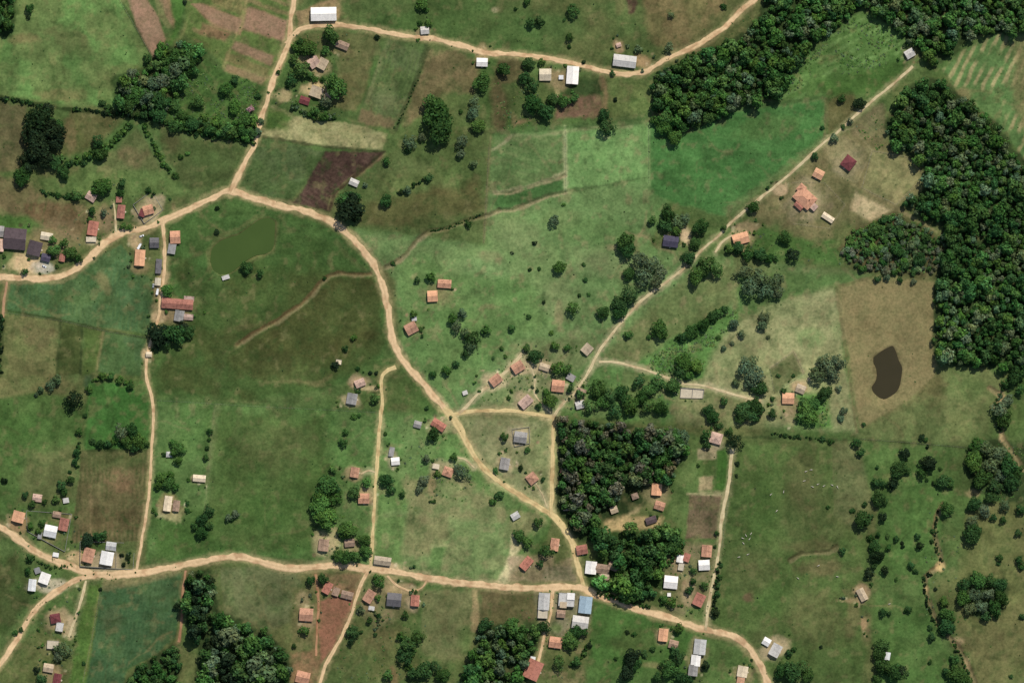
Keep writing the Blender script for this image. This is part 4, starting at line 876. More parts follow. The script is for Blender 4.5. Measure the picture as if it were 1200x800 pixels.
# --- pasture centre
B('shed','shed','upper of two orange sheds in the pasture, wider one',[(521,332.5,16,10,-4,T,'g',2.8)],'the upper orange shed',wm='wood')
B('shed','shed','lower of two orange sheds in the pasture, square peach one',[(507,347,12,13,3,O,'g',2.9)],'the lower orange shed',wm='wood')
B('house','house','tan tiled cottage by the road below the two orange sheds',[(482,384.5,14,13,28,T,'g',3),(485.5,373.5,6,5,5,'lgrey','s',2.3)],'the tan roadside cottage')
B('house','house','terracotta cottage nearest the pale track in the upper village',[(581,445,14,11,38,T,'g',3)],'the pale track cottage')
B('house','house','terracotta cottage at the top of the pale track',[(607,430,14,12,32,T,'g',3)],'the track end cottage')
B('shed','shed','beige roofed shed in the yard right of the track end cottage',[(638,430,12,8,-18,'beige','g',2.6)],None,wm='wood')
B('house','house','square orange tiled cottage left of the long lane foot',[(654,452,15,14,-6,T,'g',3.1)],'the square orange cottage')
B('shed','shed','small grey lean-to shed touching the square orange cottage',[(669,442,10,8,-30,'grey','s',2.4)],None)
B('house','house','grey brown roofed cottage tilted beside the middle of the long lane',[(688,409,12,11,48,'beige','g',3)],'the tilted grey cottage')
B('house','house','brown pink roofed house just above the top village lane',[(616,470.5,16,11,42,'pink','g',3)],'the brown pink house')
B('shed','shed','pale grey shed beside the wood at the foot of the long lane',[(680,474,11,9,15,'lgrey','g',2.6)],None)
B('shed','shed','reddish brown shed above the pale grey shed at the lane foot',[(681,459,11,8,-20,'brown','g',2.6)],None,wm='wood')
B('house','house','grey roofed house inside a pale walled yard in the village triangle',[(610,512,15,13,-8,'grey','g',3.2)],'the walled yard grey house')
B('house','house','grey roofed house on the right bank of the village road',[(591.5,543,14,11,80,'grey','g',3.2)],'the roadside grey house')
B('house','house','small square tan tiled cottage in the lower village triangle',[(623.5,560,12,12,38,T,'h',3)],'the small tan cottage')
B('house','house','terracotta house at the meeting point of the village roads',[(514,497.5,17,10,-33,'red','g',3)],'the road meeting house')
B('shed','shed','small grey shed left of the road meeting house',[(489.5,497,9,8,-15,'grey','g',2.4)],None)
B('shed','shed','white roofed shed in the village pasture right of the straight lane',[(463.5,540,10,9,5,'white','g',2.7)],'the white pasture shed')
B('shed','shed','narrow grey shed just above the white roofed pasture shed',[(459,529,11,6,80,'grey','s',2.4)],None)
B('house','house','brown tiled cottage left of the straight lane, upper of two',[(416,553,12,10,80,T,'g',3)],'the upper lane cottage')
B('house','house','terracotta cottage left of the straight lane, lower of two',[(426.5,583.5,13,12,0,T,'g',3)],'the lower lane cottage')
B('house','house','terracotta meadow house in a cluttered pale yard left of the village road',[(525,552.5,12,11,-20,T,'h',3),(511,546,8,6,-10,'cream','s',2.4)],'the meadow house')
B('house','house','peach roofed cottage with a mixed yard above the grey house',[(422,448.5,12,9,22,'pink','g',3)],'the peach yard cottage',wm='cream')
B('house','house','grey roofed house beside the tracks left of the road fork',[(412.5,467,13,12,80,'grey','g',3.2)],'the fork side grey house')
B('water_tank','water tank','small cream concrete tank in the brown meadow',[(397,424,7,6,-10,'cream','f',1.6)],None,wm='cream')
B('shed','shed','tiny grey shed in the pasture right of the village road',[(545,460,6,5,20,'lgrey','s',2.2)],None)
# --- centre right
B('house','house','pinkish white house beside a round dark tree at the lane top',[(839,513,14,13,-16,'pink','h',3.3)],'the pinkish white house')
B('house','house','bright orange red house at the right edge of the dark wood',[(769.5,573,14,12,86,O,'g',3.2)],'the orange red wood house')
B('house','house','terracotta house just below the bright orange red house',[(773,592,12,10,-18,T,'g',3)],None)
B('hut','shed','round looking brown hut in the sandy courtyard by the wood',[(744,581,8,7,20,'brown','h',2.6)],'the sandy courtyard hut',wm='wood')
B('shed','shed','small red roof peeping out of the wood beside the lane',[(660,552,11,7,80,'red','g',2.7)],None)
B('shed','shed','pink grey roof at the lower left corner of the dark wood',[(665.5,593,11,10,0,'pink','g',2.8)],None)
B('shed','shed','grey brown shed at the upper end of the sandy path',[(719.5,597,9,8,20,'beige','g',2.6)],None)
B('house','house','orange farmhouse in the dry pasture below the fenced garden plot',[(923.5,466.5,14,13,-2,O,'g',3.2)],'the orange farmhouse')
B('shed','shed','beige roofed shed at the upper right of the orange farmhouse',[(938,455.5,11,10,-22,'beige','g',2.8)],None,wm='wood')
B('shed','shed','dark brown hut on the sandy path below the wood',[(763,609,13,8,18,'dark','g',2.6)],None,wm='wood')
# --- lower left
B('house','house','peach roofed house at the left edge above the south road',[(22,605,13,14,75,O,'g',3.1)],'the peach left edge house')
B('house','house','white flat house among gardens above the south road',[(59.5,622,15,14,-12,'white','g',3.3),(47,627,8,5,80,'grey','s',2.4)],'the white garden house')
B('house','house','orange red tiled house touching the white garden house on its right',[(75,614,15,11,78,'red','g',3)],'the orange red garden house')
B('shed','shed','small brown shed above the white garden house',[(67,602.5,10,7,-10,'brown','g',2.5)],None,wm='wood')
B('shed','shed','tiny white shelter on the edge of the south road',[(65.5,649.5,7,5,-10,'white','s',2.3)],None)
B('shed','shed','pinkish brown shed at the end of the tilled field',[(44,583,11,9,-8,'pink','g',2.6)],None)
B('shed','shed','small grey shed left of the tilled field',[(77.5,586,7,6,10,'lgrey','s',2.3)],None)
B('house','house','terracotta house left of the big white house above the road junction',[(104,650,17,13,75,T,'g',3.1)],'the junction terracotta house')
B('house','house','big white house with a paler rear wing above the road junction',[(125.5,653.5,16,15,80,'white','g',3.6),(130.5,639.5,12,10,-8,'lgrey','g',3)],'the big white junction house')
B('house','house','white house with grey yard below the road junction, right of its twin',[(52.5,677,13,12,70,'white','g',3.4),(44,668,7,7,20,'grey','s',2.5)],'the right white twin')
B('house','house','narrow white house below the road junction, left of its twin',[(38,685,14,9,84,'white','g',3.4)],'the left white twin')
B('house','house','dark red hip roofed house with a concrete wing near the bottom left fork',[(65,724,12,11,10,'dred','h',3.2),(70,734,11,9,80,'lgrey','f',2.9)],'the dark red hip house')
B('shed','shed','flat beige concrete shed below the dark red hip house',[(62,755,14,10,-3,'concrete','f',2.5)],None,wm='cream')
B('house','house','beige roofed house at the very bottom left',[(57,782,12,10,-10,'beige','g',3)],'the beige bottom house')
B('house','house','narrow dark red roofed house cut by the bottom edge',[(67,796,15,9,80,'dred','g',3)],None)
B('shed','shed','long cream roofed shed alone in the pasture left',[(234,560,15,8,-5,'cream','g',2.7)],'the lone cream shed',wm='wood')
B('house','house','half cream half brown roofed house near the narrow lane',[(197,589.5,18,9,82,'cream','g',3),(207,592,13,8,82,'brown','g',2.9)],'the half cream house')
B('hut','shed','pale grey little hut in bushes above the half cream house',[(198.5,532,7,6.5,0,'lgrey','h',2.3)],None)
# --- lower middle
B('house','house','brown grey roofed house in the cluttered yard above the south road',[(379.5,638,14,12,84,'brown','g',3)],'the cluttered yard house')
B('shed','shed','straw brown hut among trees right of the cluttered yard house',[(410,635.5,12,9,5,'brown','g',2.6)],None,wm='wood')
B('shed','shed','long weathered shed where the straight lane meets the south road',[(448.5,656.5,20,10,-8,'beige','g',3)],'the lane end shed',wm='wood')
B('house','house','reddish white roofed house at the top left of the red soil plot',[(384,688,14,9,62,'red','g',3)],'the red plot house')
B('shed','shed','brown shed between two roofs along the top of the red soil plot',[(394,692.5,10,8,70,'brown','g',2.6)],None)
B('house','house','brown terracotta roof at the top right of the red soil plot',[(407,696.5,14,9,-14,'brown','g',2.9)],None)
B('house','house','terracotta house right of the curving track below the south road',[(433,698,15,11,58,T,'g',3.1)],'the curving track house')
B('house','house','dark grey brown roofed house below the south road',[(462,702,17,16,-5,'dgrey','g',3.4)],'the dark grey brown house')
B('house','house','small striped red roofed house right of the dark grey brown house',[(486.5,703,13,10,86,'red','g',3)],'the small striped red house')
B('house','house','red orange striped roofed house left of the red soil plot',[(359,719.5,16,15,-4,T,'g',3.1)],'the red striped house')
B('shed','shed','tiny grey shed below the curving track house',[(435.5,712,7,5,-10,'lgrey','s',2.2)],None)
B('house','house','terracotta house at the bottom edge below the red soil plot',[(355,793,16,14,-14,T,'g',3.1)],'the bottom terracotta house')
# --- lower right village
B('house','house','orange terracotta house left of the village road near the junction',[(650,637.5,15,10,82,T,'g',3)],'the orange junction house')
B('house','house','brown red roof leaning beside the pale cleared strip',[(617,659.5,16,10,50,'red','g',3)],None)
B('shed','shed','pale grey shed at the upper end of the pale cleared strip',[(604,604,10,8,30,'lgrey','g',2.6)],None)
B('house','house','red roofed house on the right side of the village road',[(682,643.5,13,11,10,'red','g',3)],'the red village road house')
B('house','house','square white roofed house right of the village road end',[(692.5,664.5,15,13,84,'white','g',3.3)],'the square white house')
B('house','house','rambling brown roofed house right of the square white house',[(706,666,16,11,-8,'brown','g',3),(720,663.5,15,10,-20,'brown','g',2.9),(708,675.5,12,8,5,'beige','g',2.7)],'the rambling brown house',wm='cream')
B('house','house','light grey house left in the row of three below the junction',[(637.5,704,20,13,86,'lgrey','g',3.5),(636,719,12,10,-3,'concrete','f',2.8)],'the left row house')
B('house','house','cluttered half built white house in the middle of the row of three',[(664,702,19,16,-4,'lgrey','f',4.2,'grey'),(669,698,9,8,-4,'white','s',5.4),(657.5,718.5,10,9,-5,'brown','g',2.8),(660,708,8,7,-4,'beige','s',5.2)],'the cluttered middle house')
B('house','house','pale blue metal roofed house at the right end of the row of three',[(686,708,20,15,84,'blue','g',4)],'the pale blue house')
B('house','house','light grey wide roofed house just below the pale blue house',[(680,728.5,19,15,-8,'lgrey','g',3.4)],'the wide light grey house')
B('house','house','terracotta house at the end of the track behind the row of three',[(651,752,15,13,-8,T,'g',3.1)],'the track end terracotta house')
B('house','house','big weathered terracotta house by the bottom edge, white lean-to on top',[(625,784,23,18,66,'red','g',3.6),(624.5,771,6,5,-10,'white','s',2.8)],'the big weathered house')
B('house','house','large square white roofed house alone between the wood and long lane',[(786,681.5,16,15,-6,'white','g',3.5)],'the large square white house')
B('water_tank','water tank','small white tank just below the large square white house',[(784,696,5,5,0,'white','f',1.6)],None)
B('house','house','small white and brown roofed house above the large square white house',[(797,654,9,8,80,'white','g',2.9),(804.5,652.5,10,8,70,'red','g',2.9),(798,663.5,9,7,80,'concrete','f',2.4)],'the white and brown house')
B('house','house','terracotta house beside the top of the vegetable plot lane',[(828,645,14,12,86,T,'g',3.1)],'the lane terracotta house')
B('house','house','white flat roofed house below the lane terracotta house',[(825,661.5,13,12,3,'white','g',3.2)],'the white lane house')
B('house','house','orange red tilted house left of the long lane foot',[(819,702,15,12,65,'red','g',3.1)],'the tilted lane house')
B('house','house','orange house below the main road with brown shed beside it',[(777,743,15,11,84,O,'g',3.1)],'the orange house below the road')
B('shed','shed','brown shed at the lower right of the orange roadside house',[(789,754,11,10,-15,'brown','g',2.7)],None,wm='wood')
B('barn','barn','long barn of white and grey roof sections below the main road',[(820,757,18,14,84,'lgrey','g',3.6),(815,773,13,11,84,'white','g',3.4),(812,784.5,13,11,84,'grey','g',3.2)],'the long sectioned barn')
B('house','house','peach roofed house with orange wing at the bottom right bend',[(870,786,13,12,80,'cream','g',3.1),(868,796,11,9,80,O,'g',3)],'the peach bend house')
B('house','house','white grey roofed house right of the bottom right road bend',[(908.5,761,15,12,62,'lgrey','g',3.3),(898,751,9,9,-30,'white','g',3)],'the white bend house')
B('shed','shed','lone tan roofed cattle shed in the big right pasture',[(1010,696,15,9,-62,'beige','g',2.9)],'the lone cattle shed',wm='wood')
B('hut','shed','small white hut among trees near the bottom right',[(1040,768,9,6,80,'white','g',2.6)],'the small white hut')

# walled roofless enclosure beside the track
def walled_yard(name, label, cat, corners, inner, hgt=1.6, floor=True):
    cx = sum(c[0] for c in corners) / 4; cy = sum(c[1] for c in corners) / 4
    root = obj(name, None, None, (wx(cx), wy(cy), h1(cx, cy))); tag(root, label, cat)
    P = [((x - cx) * S, -(y - cy) * S) for x, y in corners]
    segs = list(zip(P, P[1:] + P[:1])) + [(((a[0]-cx)*S, -(a[1]-cy)*S), ((b[0]-cx)*S, -(b[1]-cy)*S)) for a, b in inner]
    for i, (a, b) in enumerate(segs):
        d = math.hypot(b[0]-a[0], b[1]-a[1]); m = MB(); m.box(.13, -.12, -1.0, d - .13, .12, hgt)
        obj('wall', m.mesh('yard_wall', M_WALL['grey']), root, (a[0], a[1], 0), math.atan2(b[1]-a[1], b[0]-a[0]))
    if floor:
        m = MB(); m.add([(x * .985, y * .985, .32) for x, y in P][::-1], [(0,1,2,3)])
        o = obj('floor_slab', m.mesh('floor_slab', ROOF['concrete']), root)
        if o.data.polygons[0].normal.z < 0: o.data.flip_normals()
    return root
walled_yard('walled_enclosure','roofless pale concrete enclosure with two compartments below the track','enclosure',[(798,454),(825,456),(823.5,466.5),(797,466)],[((812,455),(811,466.3))])
NAMED.append((811,460,'the roofless enclosure'))
walled_yard('yard_wall','low pale wall around the grey house in the village triangle','wall',[(600,503),(620,500),(621,519),(603,523)],[],1.1,False)

walled_yard('yard_wall','low wall around the lot of the big white junction house','wall',[(94,634),(158,636),(156,667),(94,663)],[((136,636),(136,665))],1.2,False)
walled_yard('yard_wall','low wall around the gardens left of the tilled field','wall',[(31,598),(84,602),(76,646),(32,622)],[],1.2,False)
walled_yard('yard_wall','low wall round the pale square yard above the west road','wall',[(156,240),(178,224),(191,246),(169,262)],[],1.1,False)
# ------------------------------------------------------------------ vehicles
def paint(name, rgb): return mat_flat(name, rgb, 0.35, 0.6, 0.97, 1.03, 0.5)
M_TYRE = mat_flat('tyre_rubber', (38, 38, 38), 0.9); M_RIM = mat_flat('wheel_rim', (150, 150, 150), 0.4); M_LAMP = mat_flat('lamp_glass', (220, 220, 205), 0.2)
PAINT = {'white': paint('white_paint', (232, 232, 230)), 'silver': paint('silver_paint', (160, 164, 168)), 'red': paint('red_paint', (140, 40, 34)), 'blue': paint('blue_paint', (52, 74, 110))}
wb = MB(); wb.tube([(0,-.11,0),(0,.11,0)],[.33,.33],10); W_ME = wb.mesh('tyre', M_TYRE)
rb = MB(); rb.tube([(0,-.12,0),(0,.12,0)],[.19,.19],8); R_ME = rb.mesh('rim', M_RIM)
lb_ = MB(); lb_.box(-.03,-.16,-.08,.03,.16,.08); L_ME = lb_.mesh('headlight', M_LAMP)
def loft(secs):
    m = MB(); k = len(secs[0])
    m.add([p for s_ in secs for p in s_], [(i*k+j, i*k+(j+1)%k, (i+1)*k+(j+1)%k, (i+1)*k+j) for i in range(len(secs)-1) for j in range(k)] + [tuple(range(k-1,-1,-1)), tuple((len(secs)-1)*k+j for j in range(k))])
    return m
def prof(x, w, z0, z1, tw=1.0): return [(x,-w,z0),(x,w,z0),(x,w,z0+(z1-z0)*.6),(x,w*tw,z1),(x,-w*tw,z1),(x,-w,z0+(z1-z0)*.6)]
def vehicle(kind, px, py, ang, col, label):
    root = obj(kind, None, None, (wx(px), wy(py), h1(px, py) + .16), math.radians(ang)); tag(root, label, 'truck' if kind == 'box_truck' else 'car')
    if kind == 'box_truck':
        L = 3.1
        obj('cargo_box', loft([prof(-3.1,1.1,.75,2.9,.98), prof(1.1,1.1,.75,2.9,.98)]).mesh('cargo_box', PAINT['white']), root)
        obj('cab', loft([prof(1.25,1.0,.5,2.3,.92), prof(2.3,1.0,.5,2.25,.85), prof(3.0,.98,.5,1.35,.95)]).mesh('cab', PAINT[col]), root)
        obj('windscreen', loft([prof(2.40,.84,1.42,2.12,.9), prof(2.86,.86,1.38,1.56,.95)]).mesh('windscreen', M_GLASS), root)
        obj('chassis', loft([prof(-3.0,.5,.5,.74), prof(2.9,.5,.5,.74)]).mesh('chassis', M_TYRE), root)
        wxs, hw = (-2.0, 2.2), 1.0; hx, hz = 3.0, .8
    else:
        obj('body', loft([prof(-2.1,.78,.35,.85,.9), prof(-1.9,.85,.28,.98,.9), prof(.8,.86,.28,.95,.92), prof(1.9,.82,.3,.78,.9), prof(2.1,.7,.35,.62,.9)]).mesh('body', PAINT[col]), root)
        obj('cabin', loft([prof(-1.85,.74,.93,1.0,.95), prof(-1.3,.72,.93,1.46,.85), prof(.25,.72,.93,1.46,.85), prof(1.0,.74,.93,.98,.95)]).mesh('cabin', M_GLASS), root)
        obj('roof', loft([prof(-1.25,.62,1.44,1.5,.95), prof(.2,.62,1.44,1.5,.95)]).mesh('roof', PAINT[col]), root)
        wxs, hw = (-1.3, 1.3), .78; hx, hz = 2.1, .6
    for x in wxs:
        for s_ in (-1, 1):
            w = obj('wheel', W_ME, root, (x, s_ * hw, .33)); obj('rim', R_ME, w)
    for s_ in (-1, 1): obj('headlight', L_ME, root, (hx, s_ * .6, hz))
vehicle('box_truck',163.5,288.5,60,'white','white box truck parked above the peach orange house')
vehicle('box_truck',184.5,341.5,80,'white','white box truck parked at the bottom of the short lane')
vehicle('parked_car',166,276.5,20,'white','white car parked on the roadside above the white box truck')
vehicle('parked_car',179.5,335,84,'silver','silver car parked left of the small cream yellow shed')
vehicle('parked_car',52,312,-30,'white','white car parked on the grey yard below the dark brown house')

# ------------------------------------------------------------------ white cattle
def cow_mesh():
    m = MB(); n = 8
    st = [(-1.05,.10,1.15,.10),(-.95,.30,1.08,.33),(-.5,.36,.98,.38),(.1,.38,.95,.42),(.6,.32,1.0,.42),(.85,.22,1.08,.34),(1.1,.15,1.22,.22),(1.35,.13,1.32,.17),(1.5,.14,1.33,.15),(1.72,.09,1.22,.10),(1.85,.07,1.16,.07)]
    secs = [[(x, w * math.cos(2*math.pi*k/n), z + h * math.sin(2*math.pi*k/n)) for k in range(n)] for x, w, z, h in st]
    b = loft(secs); m.add(b.v, b.f)
    for x, y, bend in ((-.8,.2,-.1),(-.8,-.2,-.1),(.62,.18,.06),(.62,-.18,.06)):
        m.tube([(x,y,.85),(x+bend,y,.48),(x,y,0)],[.15,.08,.07],6)
    m.tube([(-1.03,0,1.25),(-1.16,0,1.0),(-1.14,0,.55)],[.05,.04,.05],5)
    for s_ in (-1, 1):
        m.tube([(1.42,s_*.1,1.42),(1.4,s_*.3,1.42)],[.05,.07],5); m.tube([(1.45,s_*.07,1.46),(1.43,s_*.2,1.62)],[.035,.015],5)
    return m.mesh('cow', M_COW, True)
M_COW = mat_flat('white_hide', (196, 188, 172), 0.9, 1.5, 0.8, 1.1, 0.1)
COW = cow_mesh()
cows = [(874,627),(878,631),(880,624.5),(876,649),(866,652),(871,636),(944,552),(950.5,550),(942,563),(952,570),(958,567),(965,569),(975,568),(981,570),(903,579),(918,576),(910,598),(870,630),(959,662),(935,677),(981,675),(1042,707)]
NTH = ['first','second','third','fourth','fifth','sixth','seventh','eighth','ninth','tenth','eleventh','twelfth']
for i, (x, y) in enumerate(cows):
    o = obj('cow', COW, None, (wx(x), wy(y), h1(x, y) + .1), random.uniform(0, 6.28))
    if y > 655:
        tag(o, {959:'white cow alone in the pasture by the bent gully',935:'white cow in the tan patch left of the cattle shed',981:'white cow just above the lone cattle shed',1042:'white cow in the open grass right of the cattle shed'}[x], 'cow', 'white cattle grazing the right pastures')
    else:
        herd = sorted(q for q in cows if (q[1] < 600) == (y < 600) and q[1] < 655)
        tag(o, 'white cow, %s from the left in the herd %s' % (NTH[herd.index((x, y))], 'high in the right pasture' if y < 600 else 'beside the long straight lane'), 'cow', 'white cattle grazing the right pastures')

# ------------------------------------------------------------------ fences: posts and wires
M_POST = mat_flat('fence_post_wood', (150, 138, 116), 0.9)
def fence(label, pts, gap=3.2, h=1.3):
    cp = []
    for (ax, ay), (bx, by) in zip(pts[:-1], pts[1:]):
        n = max(1, int(math.hypot(bx - ax, by - ay) / gap))
        cp += [(ax + (bx - ax) * k / n, ay + (by - ay) * k / n) for k in range(n)]
    cp.append(pts[-1])
    a = np.array(cp); z = H(a[:, 0], a[:, 1])
    ox, oy, oz = wx(a[0, 0]), wy(a[0, 1]), z[0]
    root = obj('wire_fence', None, None, (ox, oy, oz)); tag(root, label, 'fence')
    pm, wm_ = MB(), MB()
    L = [(wx(x) - ox, wy(y) - oy, zz - oz) for (x, y), zz in zip(cp, z)]
    for x, y, zz in L: pm.box(x - .09, y - .09, zz - .4, x + .09, y + .09, zz + h)
    for hh in (.5, .85, 1.2): wm_.tube([(x, y + .1, zz + hh) for x, y, zz in L], [.02] * len(L), 3, False)
    p = obj('posts', pm.mesh('posts', M_POST), root); p['kind'] = 'stuff'
    obj('wire', wm_.mesh('wire', M_RIM), root)
fence('wire fence down the right side of the striped north field', [(662.5,148),(663,224)])
fence('wire fence between the smooth meadow strip and the deep green field', [(760,147),(760.5,214)])
fence('wire fence along the bottom of the tan pond pasture', [(1008,514),(1060,518),(1130,524)])
fence('wire fence around the small square garden plot', [(902,432),(930,411.5),(942.5,437),(908,460),(902,432)])
fence('wire fence along the upper edge of the big green south pasture', [(185,469),(300,476),(440,483)])
fence('wire fence on the left edge of the cattle pasture lane', [(862,532),(856,570),(850,606),(846,640)])
fence('wire fence along the top edge of the vegetable strips', [(5,366),(72,376),(123,388),(170,395)])
fence('wire fence between the brown pasture and the ploughed wedge', [(140,0),(160,34),(179,68)])
fence('wire fence along the left of the stream meadow', [(573,170),(570,230),(567,284)])
fence('wire fence beside the bright grass strip at the bottom', [(118,690),(108,745),(97,798)])
fence('wire fence around the small dry paddock beside the forest', [(1022,177),(1062,184),(1084,206),(1050,240),(1010,220),(1022,177)])
fence('wire fence around the yard of the large terracotta house', [(928,214),(966,214),(990,240),(972,268),(930,262)])
# ------------------------------------------------------------------ trees: crown prototypes of many small leaf clumps
TONE = {'d': (64, 97, 54), 'm': (80, 115, 60), 'g': (98, 118, 86), 'b': (90, 128, 66), 'k': (48, 66, 44), 'p': (180, 140, 146), 'v': (104, 108, 88), 'r': (120, 106, 82), 'G': (112, 136, 80)}
WORD = {'d': 'dark green', 'm': 'mid green', 'g': 'greyish green', 'b': 'bright green', 'k': 'very dark', 'p': 'pink flowering', 'v': 'greyish brown', 'r': 'reddish brown'}
def crown_arrays(seed, lobes, per, leaf, loose=0.0, flat=0.8, jit=.4):
    r = np.random.default_rng(seed)
    C = []; R = []
    C.append((0, 0, .95)); R.append(.62)
    for i in range(lobes):
        a = 2 * math.pi * (i / lobes) * 2.4 + r.uniform(-.5, .5); q = r.uniform(.35, .72 + .15 * loose)
        C.append((q * math.cos(a), q * math.sin(a), r.uniform(.55, 1.25) - q * .25)); R.append(r.uniform(.26, .46) * (1 - .25 * loose))
    V = []; K = []
    for c, rad in zip(C, R):
        n = int(per * (rad / .4) ** 2)
        d = r.normal(size=(n, 3)); d /= np.linalg.norm(d, axis=1)[:, None]
        d[:, 2] = np.where(d[:, 2] < -.35, -d[:, 2], d[:, 2])
        rr = rad * r.uniform(.72, 1.12, n)[:, None]
        p = np.array(c) + d * rr * np.array([1, 1, flat])
        nn = d + r.normal(size=(n, 3)) * jit; nn /= np.linalg.norm(nn, axis=1)[:, None]
        t = np.cross(nn, r.normal(size=(n, 3))); t /= np.linalg.norm(t, axis=1)[:, None]
        b = np.cross(nn, t)
        s1 = leaf * r.uniform(.6, 1.3, n)[:, None]; s2 = leaf * r.uniform(.5, 1.0, n)[:, None]
        q4 = np.stack([p - t * s1, p - b * s2 + nn * leaf * .15, p + t * s1, p + b * s2 + nn * leaf * .15], 1)
        tint = r.uniform(.7, 1.3, n) * r.uniform(.84, 1.16)
        warm = r.normal(0, .07, n)
        col = np.stack([tint * (1 + warm), tint, tint * (1 - warm)], 1)
        V.append(q4.reshape(-1, 3)); K.append(np.repeat(col, 4, 0))
    V = np.concatenate(V); K = np.concatenate(K)
    # normalise so that the plan radius is about 1
    V[:, :2] /= np.percentile(np.hypot(V[:, 0], V[:, 1]), 96)
    F = np.arange(len(V)).reshape(-1, 4)
    return V, F, K
CROWN = []
for i in range(7):
    V, F, K = crown_arrays(40 + i, 10 + i % 4, 88, .105, 0.0)
    CROWN.append(mesh_np('tree_crown', V, F, M_LEAF, K))
LOOSE = []
for i in range(4):
    V, F, K = crown_arrays(80 + i, 9, 62, .10, .8, .9)
    LOOSE.append(mesh_np('open_tree_crown', V, F, M_LEAF, K))
BUSH = []
for i in range(4):
    V, F, K = crown_arrays(120 + i, 6, 26, .2, 0.3, .8); V[:, 2] -= .35
    BUSH.append(mesh_np('bush', V, F, M_LEAF, K))
TRUNK = []
for i in range(3):
    r = random.Random(5 + i); m = MB()
    m.tube([(0,0,-.3),(.01,0,.25),(.02,.01,.55),(.0,.02,1.0)],[.085,.065,.05,.02],7)
    for k in range(5):
        a = k * 1.3 + r.uniform(-.3,.3); z = r.uniform(.35,.6)
        m.tube([(.01,0,z),(.25*math.cos(a),.25*math.sin(a),z+.22),(.5*math.cos(a),.5*math.sin(a),z+.42)],[.04,.025,.01],5)
    TRUNK.append(m.mesh('trunk', M_BARK, True))
def tone_rgb(k, r):
    c = lin(TONE[k]); c = c * r.uniform(.82, 1.2); c[0] *= r.uniform(.88, 1.14); c[2] *= r.uniform(.85, 1.15)
    return c
